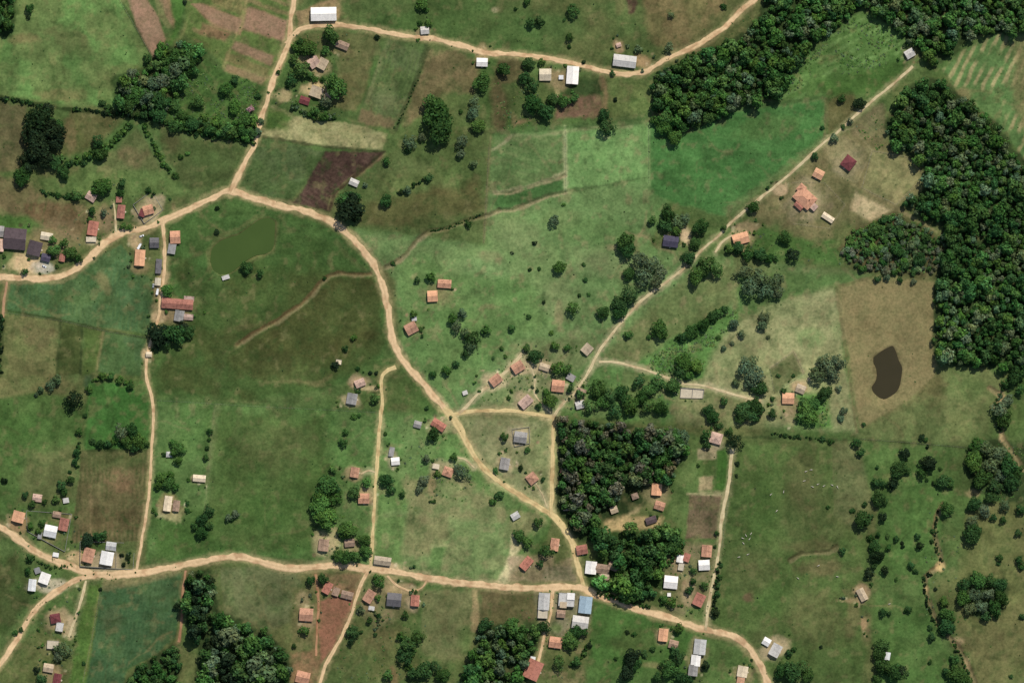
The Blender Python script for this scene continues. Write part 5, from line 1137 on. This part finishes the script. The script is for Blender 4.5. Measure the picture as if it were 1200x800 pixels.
# isolated and grouped trees that can be picked out: x, y, crown diameter (photograph pixels), tone
TREES = """35 11 12 d;173 69 11 d;155 87 16 g;147 103 18 g;160 112 20 m;142 120 13 d;152 122 16 d;168 116 16 g;46 140 28 k;40 156 30 k;60 154 28 k;46 174 26 k;34 196 16 k;28 186 14 k;56 128 18 k;36 184 16 k;52 188 18 k;66 148 18 d;64 166 18 k;26 208 18 d;30 200 16 d;115 165 14 d;118 182 14 d;64 190 15 d
205 68 18 m;222 62 20 b;226 71 15 d;207 82 20 g;191 95 20 g;180 99 17 g;206 100 17 d;188 119 19 d;186 135 18 d;205 124 14 m;216 86 14 d;196 84 14 m;178 112 14 d;233 64 12 d
266 105 16 m;275 95 12 d;233 120 14 b;275 125 14 b;286 140 14 m;205 148 16 d;225 146 15 d;246 151 14 d;265 155 14 d;284 155 14 d;262 108 12 d;294 128 9 p;297 158 12 d;255 140 12 m;240 138 12 m;214 136 14 d
387 41 18 m;360 57 19 m;353 82 21 m;341 95 14 d;395 102 24 m;382 119 15 g;381 60 11 m;370 130 11 b;380 136 12 m;502 28 10 m;495 5 14 m;513 134 29 m;515 150 30 d;509 124 22 m;517 158 22 d;480 168 17 g;495 161 10 g;453 189 10 d;555 133 15 g;560 148 15 m;556 118 13 g;565 96 19 m;591 82 14 d;540 180 11 g;555 192 10 g;541 166 15 g;346 56 12 m;352 50 12 d;345 70 12 m;364 88 10 m
617 3 9 d;672 14 15 m;622 28 12 d;632 25 12 d;667 44 10 d;787 18 8 g;784 55 12 g;748 58 10 g;620 75 14 d;634 73 10 m;616 92 14 d;625 102 18 d;624 122 19 d;639 130 18 d;648 117 13 d;707 136 13 d;710 149 20 d;660 118 14 m;672 116 12 m;780 150 18 m;790 160 16 m;780 138 18 m;800 148 14 d;815 142 14 m;830 138 14 m;768 142 12 m
986 116 10 d;1007 121 13 k;996 142 8 g;977 162 11 g;955 183 9 d
120 220 20 m;90 230 14 m;141 226 10 d;143 215 11 d;108 247 10 d;63 293 13 b;62 281 10 b;75 285 11 m;83 296 14 m;93 303 10 d;30 318 9 d;290 313 13 d;75 203 14 d;196 340 13 b;186 394 26 k;204 391 22 d;221 388 15 d;215 384 14 k;196 402 14 d;145 265 9 m;122 250 9 g
410 245 28 k;404 234 18 m;413 232 16 d;418 250 16 k;453 236 13 d;478 223 10 g;502 209 11 d;549 263 9 d;305 321 10 d;505 325 12 m;530 373 12 m;542 367 12 g;535 382 13 g;555 396 18 d;570 387 12 m;546 390 12 g;485 368 9 m;600 384 10 m;415 395 8 m;489 328 8 d
649 260 13 g;655 313 13 m;671 360 16 m;733 282 18 m;734 292 18 d;750 305 20 g;764 309 20 g;755 322 22 g;738 321 14 d;775 320 15 g;768 330 14 g;738 346 20 d;725 357 16 d;726 366 15 d;706 366 14 d;773 386 19 m;736 392 11 m;807 302 14 d;830 310 20 m;840 315 18 m;816 324 17 m;824 318 14 m;783 250 16 d;792 258 16 g;803 256 13 g;780 264 14 d;793 270 11 m;820 266 17 d;815 285 13 m;764 258 10 m;882 242 13 d;865 290 13 d;855 292 12 m;890 325 22 g;880 336 22 g;895 340 20 g;872 318 17 g;908 330 18 g;912 342 14 g;876 300 14 d;890 298 14 d;902 302 12 d;849 363 10 d;836 371 13 d;825 380 13 d;810 388 15 d;800 395 12 d;843 366 10 m;860 380 12 g;869 391 10 g;895 372 14 g;893 382 12 g;849 267 8 d
920 279 14 d;930 299 15 k;1028 327 9 d;1040 325 9 g;1055 328 8 d;1070 330 8 g;1025 268 14 m;1055 275 12 m;1050 293 14 d;1068 288 12 g;1015 295 12 m;1085 280 12 d;1040 300 12 g;1078 305 14 d;1010 315 10 m;1060 312 12 d;1035 258 12 d
60 450 13 g;68 445 12 g;48 456 9 g;87 467 23 k;153 453 9 d;120 440 10 b;130 441 10 b;140 447 8 m;105 455 10 m;93 505 9 m;90 530 9 d;88 541 8 d;127 520 9 d;118 520 10 d;143 507 18 g;155 505 16 d;163 515 15 m;158 525 12 d;150 517 14 m;172 519 8 m;72 568 12 d;75 576 10 d;66 585 10 m;53 587 7 d;38 590 9 d;83 562 10 d;30 580 9 d
203 519 10 b;210 525 14 b;209 539 11 m;204 530 10 m;190 559 13 b;199 565 13 b;206 570 10 m;186 569 10 m;200 556 10 b;246 505 8 d;242 536 8 d;246 598 13 d;238 608 13 d;237 622 13 d;244 615 12 d;228 616 9 d;268 606 10 g;276 602 10 g
393 428 10 k;405 408 8 d;508 438 9 d;524 434 12 m;535 426 9 d;546 414 10 d;552 404 16 g;440 467 12 b;402 518 11 m;405 506 8 m;508 508 14 d;453 562 14 d;458 573 12 d;500 537 10 g;497 562 13 g;491 573 10 g;541 552 17 g;532 535 10 m;592 512 11 d;385 570 24 b;378 581 18 b;392 584 18 m;390 549 10 b;376 594 22 b;430 566 12 b;416 576 14 m;384 605 23 b;408 620 20 b;426 632 14 m;430 645 13 m;408 651 16 m;398 651 13 m;418 652 12 m;472 579 8 d;394 572 12 d
650 405 11 m;665 407 9 m;627 417 15 d;655 431 16 m;617 408 10 m;645 470 15 m;668 456 9 d;632 475 9 d;665 432 12 m;640 460 10 m;700 456 18 m;715 465 20 d;727 459 15 d;748 447 15 d;770 446 17 m;788 453 17 m;760 456 15 m;691 475 17 m;706 470 15 m;720 480 17 d;740 475 18 m;760 474 17 m;775 477 15 d;752 466 14 d;734 468 14 m;680 462 12 m;800 425 18 m;796 436 17 d;815 429 14 b;806 440 12 m;872 430 20 g;885 440 22 g;880 425 16 g;891 455 16 d;862 448 10 g;880 448 14 g;870 481 18 d;880 486 18 d;886 475 17 d;868 490 14 d;830 480 13 d;836 488 13 d;848 470 10 d;827 510 13 d;842 499 10 d;861 517 17 k;855 505 11 d;828 521 10 d;788 507 14 g;798 510 16 g;801 520 14 g
958 440 18 g;970 430 22 g;980 424 18 g;965 422 16 g;976 440 14 g;967 460 15 d;983 455 8 g;988 481 10 g;905 485 12 d;918 458 8 d;945 480 18 b;951 490 16 b;938 488 14 b;953 474 14 b;941 470 12 b;1003 519 12 d;1008 530 11 d;1060 531 13 k;1054 548 16 d;1050 556 13 d;1063 552 9 d;1088 543 17 k;1080 554 13 d;1105 563 14 d;1114 567 11 d;1098 566 8 d;1046 567 13 k;1027 565 13 d;1030 583 17 d;1036 567 8 d
1178 449 11 d;1190 440 18 d;1172 480 19 g;1176 490 18 d;1180 470 14 g;1146 520 18 m;1140 540 20 m;1156 525 18 g;1170 531 18 g;1160 545 20 g;1181 545 20 d;1150 561 19 d;1166 569 20 d;1186 564 18 d;1144 530 14 m;1192 552 14 d;1174 556 15 g;1196 455 13 m;1110 596 15 m;1141 590 15 d;1153 597 16 g;1196 596 13 d;1162 582 14 d;1178 592 14 g
1010 607 17 d;1034 605 11 k;1020 605 8 d;1025 640 14 d;1028 651 14 k;1041 641 8 d;1050 631 8 d;1078 639 10 k;1068 662 9 d;1037 668 11 k;1018 671 13 k;1024 662 8 d;1034 717 10 d;1042 718 6 d;1075 628 8 d;1065 713 9 d;1139 610 14 g;1138 625 20 d;1142 620 14 d;1164 606 9 d;1175 609 9 d;1193 624 9 d;1171 653 9 d;1194 656 11 d;1197 664 9 d;1106 705 13 m;1110 720 16 m;1109 734 17 d;1092 746 10 d;1109 786 11 d;1118 772 12 m;1120 790 20 m;1128 797 16 m;1034 755 15 m;1030 765 15 d;1035 780 18 d;1046 786 18 d;1056 785 14 k;1028 796 13 d;928 786 20 d;940 780 16 m;916 786 15 d;946 791 14 d;924 764 9 d;987 645 9 d;1029 626 7 d
1130 684 16 d;1145 680 17 m;1160 680 16 d;1172 685 16 d;1128 700 16 m;1142 697 17 g;1158 695 16 g;1172 700 16 d;1136 712 14 g;1150 710 17 g;1166 712 16 d;1155 722 12 d;1168 720 9 d
35 653 10 d;103 632 14 k;115 628 13 d;122 626 10 d;33 668 9 d;207 710 9 k;75 760 18 g;50 795 13 d;44 784 9 k;68 768 12 g;45 622 8 m;50 612 9 m;36 616 9 m
379 677 13 d;364 680 12 d;358 738 12 m;445 680 15 m;414 740 14 d;412 750 10 k;423 714 10 g;433 726 8 d;475 720 9 d;443 700 8 m;478 755 18 m;475 769 18 d;490 745 14 m;496 785 18 d;483 788 13 d;455 790 13 m;520 790 15 d;568 732 15 d;510 780 14 d;345 756 6 d
630 612 13 m;608 628 14 m;618 635 13 m;640 645 15 d;633 660 9 d;636 734 14 d;668 750 18 m;674 740 14 d;685 740 10 d;690 755 8 k;655 775 15 m;676 775 12 m;740 770 18 k;735 788 17 k;743 776 14 d;780 777 14 d;795 770 15 d;785 785 16 m;770 793 12 d;800 795 17 d;790 762 12 d;827 778 12 k;838 717 11 k;840 695 8 d;841 686 7 d;843 675 7 d;812 680 9 d;808 690 11 d;825 685 10 m;787 705 13 m;778 702 11 m;790 635 20 m;795 645 12 m;784 628 14 m;795 735 12 m;840 624 6 d;794 624 12 m;812 668 9 m"""
BUSHES = """33 21 6 k;217 3 6 k;120 121 8 d;127 126 8 d;98 192 8 d;212 184 7 d;220 180 6 b;197 197 6 d;378 94 8 d;369 93 8 m;348 122 8 m;442 44 7 k;492 28 7 d;500 12 8 m;478 177 8 d;540 131 6 d;326 85 6 d;303 113 8 d;302 155 11 g;305 142 9 g;604 11 5 d;661 24 5 d;636 27 6 d;667 55 5 d;848 8 8 d;684 73 6 k;718 87 8 d;721 117 6 k;988 149 7 d;963 150 7 d;80 230 8 d;68 229 8 d;105 258 7 m;254 244 7 k;254 272 7 k;205 206 9 d;174 223 7 d;152 266 8 m;3 375 6 d;108 264 6 m
470 226 7 k;485 216 6 d;461 309 7 d;380 326 5 d;493 386 6 m;428 217 8 g;627 285 6 k;621 316 5 d;684 310 5 d;686 328 6 d;679 346 5 d;637 354 5 k;620 371 6 d;588 408 6 d;578 420 5 d
905 467 7 d;43 462 7 g;100 487 6 d;108 517 8 d;5 563 8 k;82 553 5 d;245 515 5 d;243 525 6 d;192 532 6 d;220 590 7 d;220 598 6 d;272 608 7 d;404 410 6 d;419 432 5 d;434 437 5 k;441 437 5 k;415 488 8 m;421 487 6 m;452 508 5 d;500 478 6 d;513 555 8 m;581 552 8 m;585 580 10 d;577 588 8 m;610 548 7 k;636 562 7 d;618 527 7 m;818 545 5 d;864 543 6 k;863 557 5 k;848 408 8 g;985 490 9 g;1012 497 6 d;920 510 6 d;935 511 6 d;964 514 7 d;973 517 8 d;1080 513 8 k;1085 515 6 d;1087 523 6 k;1028 547 6 d;1086 562 5 d;1102 549 5 d;1094 566 6 k;1013 591 7 d;970 594 5 d;998 598 6 d
1057 636 5 k;1050 679 5 d;1020 630 9 d;1093 622 8 d;1092 634 6 d;1072 669 6 d;1082 677 6 d;1090 735 7 d;962 757 5 k;1090 775 7 d;1185 792 6 d;1198 722 8 d;1040 628 6 m;1058 640 5 k;143 650 6 k;150 653 6 k;145 661 6 k;152 648 5 d;118 690 5 k;25 738 6 d;18 741 8 d;98 777 5 d;423 740 6 d;440 743 6 d;489 708 5 d;735 740 6 k;743 742 6 d;722 771 5 d;755 765 9 d;765 760 7 d;845 662 6 d;838 640 5 d;1074 670 5 d;1096 690 5 k;1060 716 5 d;1170 660 5 d;930 760 6 d;1000 598 5 d;660 240 5 m;600 296 5 g;632 315 5 m;646 390 6 m;690 345 5 m;760 395 6 m;842 395 6 m;858 402 6 g;900 395 5 g;912 440 6 d;930 440 5 d"""
def parse(t):
    out = []
    for e in t.replace('\n', ';').split(';'):
        a = e.split()
        if len(a) == 4: out.append((float(a[0]), float(a[1]), float(a[2]), a[3]))
    return out
NAMED += [(1038,437,'the dark brown pond'),(285,290,'the olive green pond'),(1085,690,'the sandy stream bank'),(1102,664,'the round sandy scar'),(272,222,'the west road junction'),(684,690,'the main village junction'),(105,674,'the south west junction'),(528,487,'the village road meeting'),(340,50,'the top road fork'),(960,640,'the bent pasture gully'),(415,210,'the purple ploughed field'),(178,60,'the ploughed wedge tip'),(135,575,'the brown tilled field'),(165,730,'the blue green field'),(355,365,'the brown meadow gully'),(60,205,'the upper left dark grove'),(140,490,'the bright square meadow'),(610,220,'the striped north field'),(825,605,'the brown vegetable plot'),(922,436,'the fenced garden plot'),(1150,110,'the striped hay field'),(520,265,'the little stream'),(1170,470,'the right stream scar'),(1150,700,'the round right grove'),(390,725,'the red soil plot'),(606,660,'the pale cleared strip'),(1090,570,'the right hand pasture scrub'),(660,20,'the top pasture'),(500,95,'the brown patch below the north road'),(1115,770,'the lower stream'),(50,500,'the left green hollow'),(320,200,'the dark crop field'),(730,120,'the tractor marked pasture'),(660,330,'the rolling pasture'),(35,30,'the top left pasture corner'),(710,345,'the bend of the long lane'),(880,400,'the dry slope'),(455,580,'the straight pasture lane'),(1190,620,'the right edge pasture'),(250,100,'the rough green triangle')]
ALLT = parse(TREES); ALLB = parse(BUSHES)
ALLT.sort(key=lambda t: -t[2])
SINGLE, REST = ALLT[:300], ALLT[300:]
DIR = [('to the right of', (1, 0)), ('below right of', (.7, .7)), ('below', (0, 1)), ('below left of', (-.7, .7)), ('to the left of', (-1, 0)), ('above left of', (-.7, -.7)), ('above', (0, -1)), ('above right of', (.7, -.7))]
RANK = ['nearest', 'second nearest', 'third nearest', 'fourth nearest', 'fifth nearest', 'sixth nearest', 'seventh nearest', 'eighth nearest', 'ninth nearest', 'tenth nearest', 'eleventh nearest', 'twelfth nearest', 'farthest']
def describe(items, noun):
    """a label for each plant: tone, size, then direction and rank from the closest landmark"""
    grp = {}
    for i, (x, y, d, k) in enumerate(items):
        l = min(range(len(NAMED)), key=lambda j: (NAMED[j][0] - x) ** 2 + (NAMED[j][1] - y) ** 2)
        dx, dy = x - NAMED[l][0], y - NAMED[l][1]
        q = max(range(8), key=lambda a: DIR[a][1][0] * dx + DIR[a][1][1] * dy)
        grp.setdefault((l, q), []).append((math.hypot(dx, dy), i))
    lab = [None] * len(items)
    for (l, q), lst in grp.items():
        lst.sort()
        same = {}
        for n, (dd, i) in enumerate(lst):
            x, y, d, k = items[i]
            size = ('big ' if d >= 20 else '' if d >= 12 else 'small ') if noun == 'tree' else ''
            rk = '' if len(lst) == 1 else ', ' + RANK[min(n, 12)] + ' of them'
            if len(lst) == 1: lab[i] = '%s%s %s %s %s' % (size, WORD[k], noun, DIR[q][0], NAMED[l][2])
            else: lab[i] = '%s%s %s, %s one %s %s' % (size, WORD[k], noun, RANK[min(n, 12)], DIR[q][0], NAMED[l][2])
    return lab
PROTO = {}
def place_tree(x, y, d, k, label, group):
    r = random.Random(int(x * 131 + y * 977))
    ls = k == 'g' or r.random() < .28
    ci = r.randrange(len(LOOSE if ls else CROWN)); ti = r.randrange(3)
    z = h1(x, y); R = d * .5 * S * 1.16
    key = (ls, ci, ti)
    if key not in PROTO:
        t = obj('tree', None); c = obj('crown', (LOOSE if ls else CROWN)[ci], t); b = obj('trunk', TRUNK[ti], t)
        PROTO[key] = (t, c, b)
    else:
        t0, c0, b0 = PROTO[key]
        t, c, b = t0.copy(), c0.copy(), b0.copy()
        link(t); link(c); link(b); c.parent = t; b.parent = t
    t.location = (wx(x), wy(y), z); t.rotation_euler = (0, 0, r.uniform(0, 6.28))
    hz = R * r.uniform(.85, 1.1) if R > 5 else R * r.uniform(1.0, 1.3)
    st = r.uniform(.84, 1.18)
    t.scale = (R * st, R / st, hz)
    rgb = tone_rgb(k, r); c.color = (*rgb, 1)
    tag(t, label, 'tree', group)
    return t
for (x, y, d, k), lb in zip(SINGLE, describe(SINGLE, 'tree')): place_tree(x, y, d, k, lb, 'single trees of the farmland')
for (x, y, d, k), lb in zip(ALLB, describe(ALLB, 'bush')):
    r = random.Random(int(x * 71 + y * 37))
    R = d * .5 * S * 1.05
    o = obj('bush', BUSH[r.randrange(4)], None, (wx(x), wy(y), h1(x, y)), r.uniform(0, 6.28), (R * r.uniform(.85, 1.2), R * r.uniform(.85, 1.2), R * r.uniform(.8, 1.1)))
    o.color = (*tone_rgb(k, r), 1)
    tag(o, lb, 'bush', 'single bushes of the farmland')

# ------------------------------------------------------------------ woods, hedges and scrub: too many to count
def clump(name, label, pts, variants, kind='stuff', cat='wood', conf=None):
    """pts: list of (px, py, radius m, height m, rgb)"""
    Vs, Ks = [], []
    P = np.array([(p[0], p[1]) for p in pts]); Z = H(P[:, 0], P[:, 1])
    for (px, py, R, hh, rgb), z in zip(pts, Z):
        V, K = variants[RNG.integers(len(variants))]
        a = RNG.uniform(0, 6.28); ca, sa = math.cos(a), math.sin(a)
        v = np.empty_like(V)
        v[:, 0] = (V[:, 0] * ca - V[:, 1] * sa) * R + wx(px); v[:, 1] = (V[:, 0] * sa + V[:, 1] * ca) * R + wy(py)
        v[:, 2] = V[:, 2] * hh + z
        Vs.append(v); Ks.append(K * rgb)
    V = np.concatenate(Vs); K = np.concatenate(Ks)
    o = obj(name, mesh_np(name, V, np.arange(len(V)).reshape(-1, 4), M_LEAF, K))
    tag(o, label, cat, None, kind)
    return o
WV = []
for i in range(6):
    V, F, K = crown_arrays(200 + i, 7 + i % 3, 30, .17, .15, .75, .28); WV.append((V, K))
SV = []
for i in range(5):
    V, F, K = crown_arrays(300 + i, 3, 7, .42, .2, .8); V[:, 2] -= .4; SV.append((V, K))
def scatter(poly, sp, seed):
    a = np.array(poly, float); r = np.random.default_rng(seed)
    xs = np.arange(max(a[:, 0].min(), -50), min(a[:, 0].max(), 1250), sp); ys = np.arange(max(a[:, 1].min(), -50), min(a[:, 1].max(), 850), sp * .87)
    X, Y = np.meshgrid(xs, ys); X = X + (np.arange(len(ys)) % 2)[:, None] * sp * .5
    X = X.ravel() + r.uniform(-.38, .38, X.size) * sp; Y = Y.ravel() + r.uniform(-.38, .38, Y.size) * sp
    m = sdpoly(X, Y, poly) + (fbm(X, Y, 14, 3, 3) - .5) * 16 < 1
    return X[m], Y[m], r
def wood(name, label, poly, sp, tones, seed, szk=1.0, hgt=1.0):
    X, Y, r = scatter(poly, sp, seed)
    q = fbm(X, Y, 34, 900 + seed, 3); q2 = fbm(X, Y, 70, 950 + seed, 3); out = []
    for x, y, qq, qb in zip(X, Y, q, q2):
        u = r.random()
        if u < .05: continue
        ks = tones[0] if qq < .43 else tones[1] if qq < .55 else tones[2]
        k = ks[r.integers(len(ks))]
        R = sp * S * r.choice([.42, .58, .74, 1.0, 1.3], p=[.2, .32, .28, .14, .06]) * szk
        c = lin(TONE[k]) * r.uniform(.95, 1.5) * (.85 + .9 * max(0, qb - .42)) * 1.15
        c = c * np.array([r.uniform(.8, 1.2), 1, r.uniform(.8, 1.15)])
        out.append((x, y, R, R * r.uniform(1.1, 1.5) * hgt + 2.0, c))
    clump(name, label, out, WV)
wood('forest','dense dark forest filling the right edge',[(1050,132),(1062,104),(1092,94),(1110,98),(1130,122),(1160,142),(1204,194),(1250,220),(1250,432),(1190,428),(1140,426),(1104,420),(1095,410),(1097,330),(1112,292),(1102,266),(1062,240),(1086,218),(1080,190),(1048,170),(1040,148)],7,('dd','dmg','mmdg'),1)
wood('forest','dense forest along the north road and top right edge',[(766,96),(800,76),(838,60),(866,44),(890,24),(910,-45),(1250,-45),(1250,34),(1168,36),(1132,46),(1096,80),(1080,58),(1052,34),(1012,8),(990,24),(962,46),(940,66),(922,92),(912,112),(860,122),(850,134),(800,140),(782,146),(768,130)],7,('dmg','ddm','gmmd'),2)
wood('wood','dark square wood beside the village triangle',[(656,492),(800,504),(804,528),(788,554),(778,566),(744,564),(722,586),(702,606),(690,618),(672,612),(657,592)],7.4,('dvg','dgm','dvm'),3)
wood('wood','village wood below the sandy path',[(704,624),(782,618),(784,640),(776,680),(762,700),(748,704),(714,692),(692,684),(714,682),(730,668),(716,652),(700,648)],9.5,('dd','dm','mb'),4)
wood('wood','wood at the top left corner',[(-45,-45),(17,-45),(17,20),(12,42),(-45,44)],8,('d','dm','m'),5)
wood('wood','south west wood beside the blue green field',[(216,674),(246,670),(254,700),(246,730),(262,722),(286,728),(312,744),(340,768),(336,845),(224,845),(236,790),(240,758),(222,742)],10,('dk','dg','mg'),6)
wood('wood','round wood at the bottom below the fallow plot',[(568,736),(612,728),(634,738),(624,770),(604,800),(600,845),(530,845),(546,780),(554,756)],9,('dk','dm','mg'),7)
wood('plantation','regular plantation rows at the bottom left of the wood',[(142,810),(166,782),(200,758),(212,754),(204,845),(138,845)],6.2,('d','dm','m'),8,1.0,.8)
wood('thicket','scrubby thicket between the dry paddock and the forest',[(986,292),(1002,272),(1046,252),(1080,266),(1110,287),(1094,322),(1030,318),(992,306)],5.2,('dgv','mgd','gmb'),9,.85,.3)
wood('wood','grove filling the corner between pasture and ploughed wedge',[(136,92),(170,86),(186,62),(200,54),(236,56),(234,74),(214,98),(200,124),(196,142),(138,132)],9,('dg','dm','mb'),12,.8,.9)
wood('thicket','low dark thicket along the hedge of the rough triangle',[(198,140),(230,138),(262,146),(300,140),(301,166),(262,160),(232,156)],7,('d','dm','m'),13,.8,.7)
wood('thicket','wooded ground left of the orange red house',[(672,606),(700,604),(706,622),(696,638),(680,624)],9,('d','dm','m'),10)
# remaining smaller trees
clump('small_trees', 'smaller trees scattered over gardens, pastures and hedges', [(x, y, d * .5 * S * 1.04, d * .5 * S * 1.15, tone_rgb(k, random)) for x, y, d, k in REST], WV, cat='trees')

def hedge(label, pts, w, tones='d', dens=1.0):
    cp = catmull(pts, 1.5 / dens); out = []
    for x, y in cp:
        if random.random() < .18: continue
        R = w * S * random.uniform(.4, .85)
        out.append((x + random.gauss(0, w * .3), y + random.gauss(0, w * .3), R, R * random.uniform(.9, 1.5), tone_rgb(random.choice(tones), random)))
    clump('hedge', label, out, SV, None, 'hedge')
hedge('dark hedge under the top left pasture, left half', [(-20,113),(5,116),(30,120),(56,126)], 4, 'kd')
hedge('dark hedge under the top left pasture, right half', [(86,128),(108,130),(134,134),(160,137),(178,139)], 4, 'kd')
hedge('long hedge running right from the grove to the north lane', [(190,142),(215,150),(240,158),(262,160),(285,163),(300,168)], 5, 'dm')
hedge('bushy green strip falling left from the grove', [(152,147),(136,163),(118,178),(98,186),(74,190)], 6, 'mbd')
hedge('thin bushy strip falling right from the grove', [(168,146),(178,166),(190,188),(200,202)], 4, 'bm')
hedge('hedge between the brown field corner and the west cottages', [(48,224),(66,229),(84,232),(98,230)], 3.5, 'd')
hedge('dark hedge on the left edge of the dry pasture', [(2,368),(0,400),(-1,438)], 4, 'kd')
hedge('scrub line along the little stream', [(566,250),(548,258),(522,268),(505,270)], 2.2, 'd', .7)
hedge('dotted bushes across the brown stream meadow', [(466,227),(480,221),(490,214),(503,208)], 3, 'kd', .6)
hedge('hedge under the tree at the brown patch edge', [(492,84),(486,102),(478,120),(470,138),(460,152)], 2, 'd', .6)
hedge('shrub belt along the bottom right of the farmyard', [(344,124),(360,134),(376,140),(392,134)], 5, 'mdg')
hedge('shrubs along the wooded lane bend', [(766,92),(780,84),(800,72),(812,66)], 5, 'gd')
hedge('dark belt along the top of the orange lane house garden', [(853,290),(870,296),(890,300),(910,304)], 5, 'd')
hedge('dark bushy line up the middle of the stream pasture', [(796,398),(814,386),(832,374),(850,362)], 5, 'dm')
hedge('hedge beside the small square wood garden', [(868,478),(880,470),(890,476),(886,490)], 5, 'd')
hedge('bushes along the lower edge of the far right property', [(905,508),(930,512),(960,514),(978,519)], 3, 'kd', .5)
hedge('stream side scrub on the right, upper stretch', [(1100,598),(1096,622),(1098,642),(1104,656)], 3, 'kd', .7)
hedge('stream side scrub on the right, middle stretch', [(1090,670),(1082,682),(1086,704),(1092,722),(1104,742)], 3.4, 'kd', .8)
hedge('stream side scrub on the right, lower stretch', [(1116,752),(1124,764),(1130,778),(1136,794)], 3, 'kd', .7)
hedge('stream side scrub below the forest edge', [(1178,452),(1168,470),(1170,490),(1172,504)], 4, 'dg', .8)
hedge('hedge on the left of the tilled field', [(93,520),(90,534),(88,546)], 4, 'd')
hedge('hedge along the bottom of the bright square meadow', [(106,518),(124,521),(140,518),(160,524),(174,520)], 4, 'dm')
hedge('bright hedge along the top of the square meadow', [(108,446),(122,442),(136,444),(152,448)], 4, 'bm')
hedge('straggling roadside hedge left of the long lane foot', [(842,660),(840,680),(838,698),(836,718)], 3.6, 'kd')
hedge('rough hedge along the dark wood top', [(800,640),(790,648),(784,660)], 4, 'md')
hedge('roadside bushes below the village wood', [(700,694),(720,700),(740,706),(760,710)], 4, 'md')
hedge('garden hedge around the south row of houses', [(690,748),(686,762),(678,772),(668,780)], 4, 'md')
hedge('left garden hedge of the junction houses', [(36,650),(50,660),(62,664),(80,662)], 3, 'dm')
hedge('dark hedge beside the reddish field track', [(224,676),(222,700),(224,720),(234,742)], 6, 'dk')
hedge('shrubs behind the red soil plot houses', [(436,716),(446,724),(440,736)], 3.5, 'dg')
hedge('scrub under the bottom centre trees', [(470,746),(482,760),(476,778),(490,790)], 6, 'dm')

_o = []
for x, y, rx, ry, c, a in YARDS:
    for k in range(4):
        t = random.uniform(0, 6.28); q = random.uniform(1.0, 1.5); R = random.uniform(.9, 2.4)
        _o.append((x + rx * q * math.cos(t), y + ry * q * math.sin(t), R, R * random.uniform(.8, 1.2), tone_rgb(random.choice('dmmgb'), random)))
clump('garden_shrubs', 'small garden shrubs growing round the houses and yards', _o, SV, cat='shrubs')
def scrub(label, regions, seed, tones, size=(.5, 1.3), name='scrub'):
    r = np.random.default_rng(seed); out = []
    for poly, n in regions:
        a = np.array(poly, float)
        X = r.uniform(a[:, 0].min(), a[:, 0].max(), n * 2); Y = r.uniform(a[:, 1].min(), a[:, 1].max(), n * 2)
        m = (sdpoly(X, Y, poly) < 0) & (fbm(X, Y, 16, 50 + seed, 3) + r.uniform(-.12, .12, n * 2) > .47)
        for x, y in list(zip(X[m], Y[m]))[:n]:
            R = r.uniform(*size); out.append((x, y, R, R * r.uniform(.3, .6), tone_rgb(tones[r.integers(len(tones))], random) * 1.15))
    clump(name, label, out, SV, 'stuff', 'scrub')
scrub('rough tall herbage and low scrub in the unmown corners', [([(196,92),(240,70),(304,100),(300,168),(200,150)], 900), ([(925,96),(962,52),(1010,14),(1066,56),(1040,80),(960,92),(920,114)], 900), ([(986,292),(1002,272),(1046,252),(1110,287),(1094,322),(990,308)], 500), ([(750,426),(800,396),(850,362),(866,366),(846,396),(820,440),(780,440)], 1500), ([(664,440),(800,452),(790,490),(660,486)], 240), ([(930,460),(972,462),(972,500),(932,498)], 120), ([(1134,522),(1200,512),(1200,592),(1146,580)], 200), ([(1000,150),(1034,126),(1046,160),(1030,178)], 70), ([(600,405),(680,405),(650,480),(560,470)], 170), ([(470,500),(540,520),(560,560),(590,590),(470,600)], 150), ([(340,40),(410,40),(400,140),(318,120)], 150), ([(380,600),(440,600),(434,660),(372,650)], 90), ([(775,636),(850,640),(826,726),(770,700)], 150), ([(600,690),(694,692),(690,800),(600,800)], 130), ([(400,700),(500,720),(500,800),(390,800)], 130), ([(20,590),(100,600),(140,680),(20,700)], 110), ([(855,268),(1000,290),(985,310),(860,300)], 130), ([(580,90),(620,90),(650,145),(580,152)], 100), ([(40,700),(90,700),(90,800),(30,800)], 60), ([(100,215),(160,215),(160,270),(60,300)], 80), ([(1084,600),(1120,600),(1140,800),(1080,720)], 120)], 21, 'mbgG')
scrub('small dark tufts and shrubs dotted over the pastures', [([(0,0),(1200,0),(1200,800),(0,800)], 900)], 22, 'dmdk', (.4, 1.0), 'pasture_tufts')
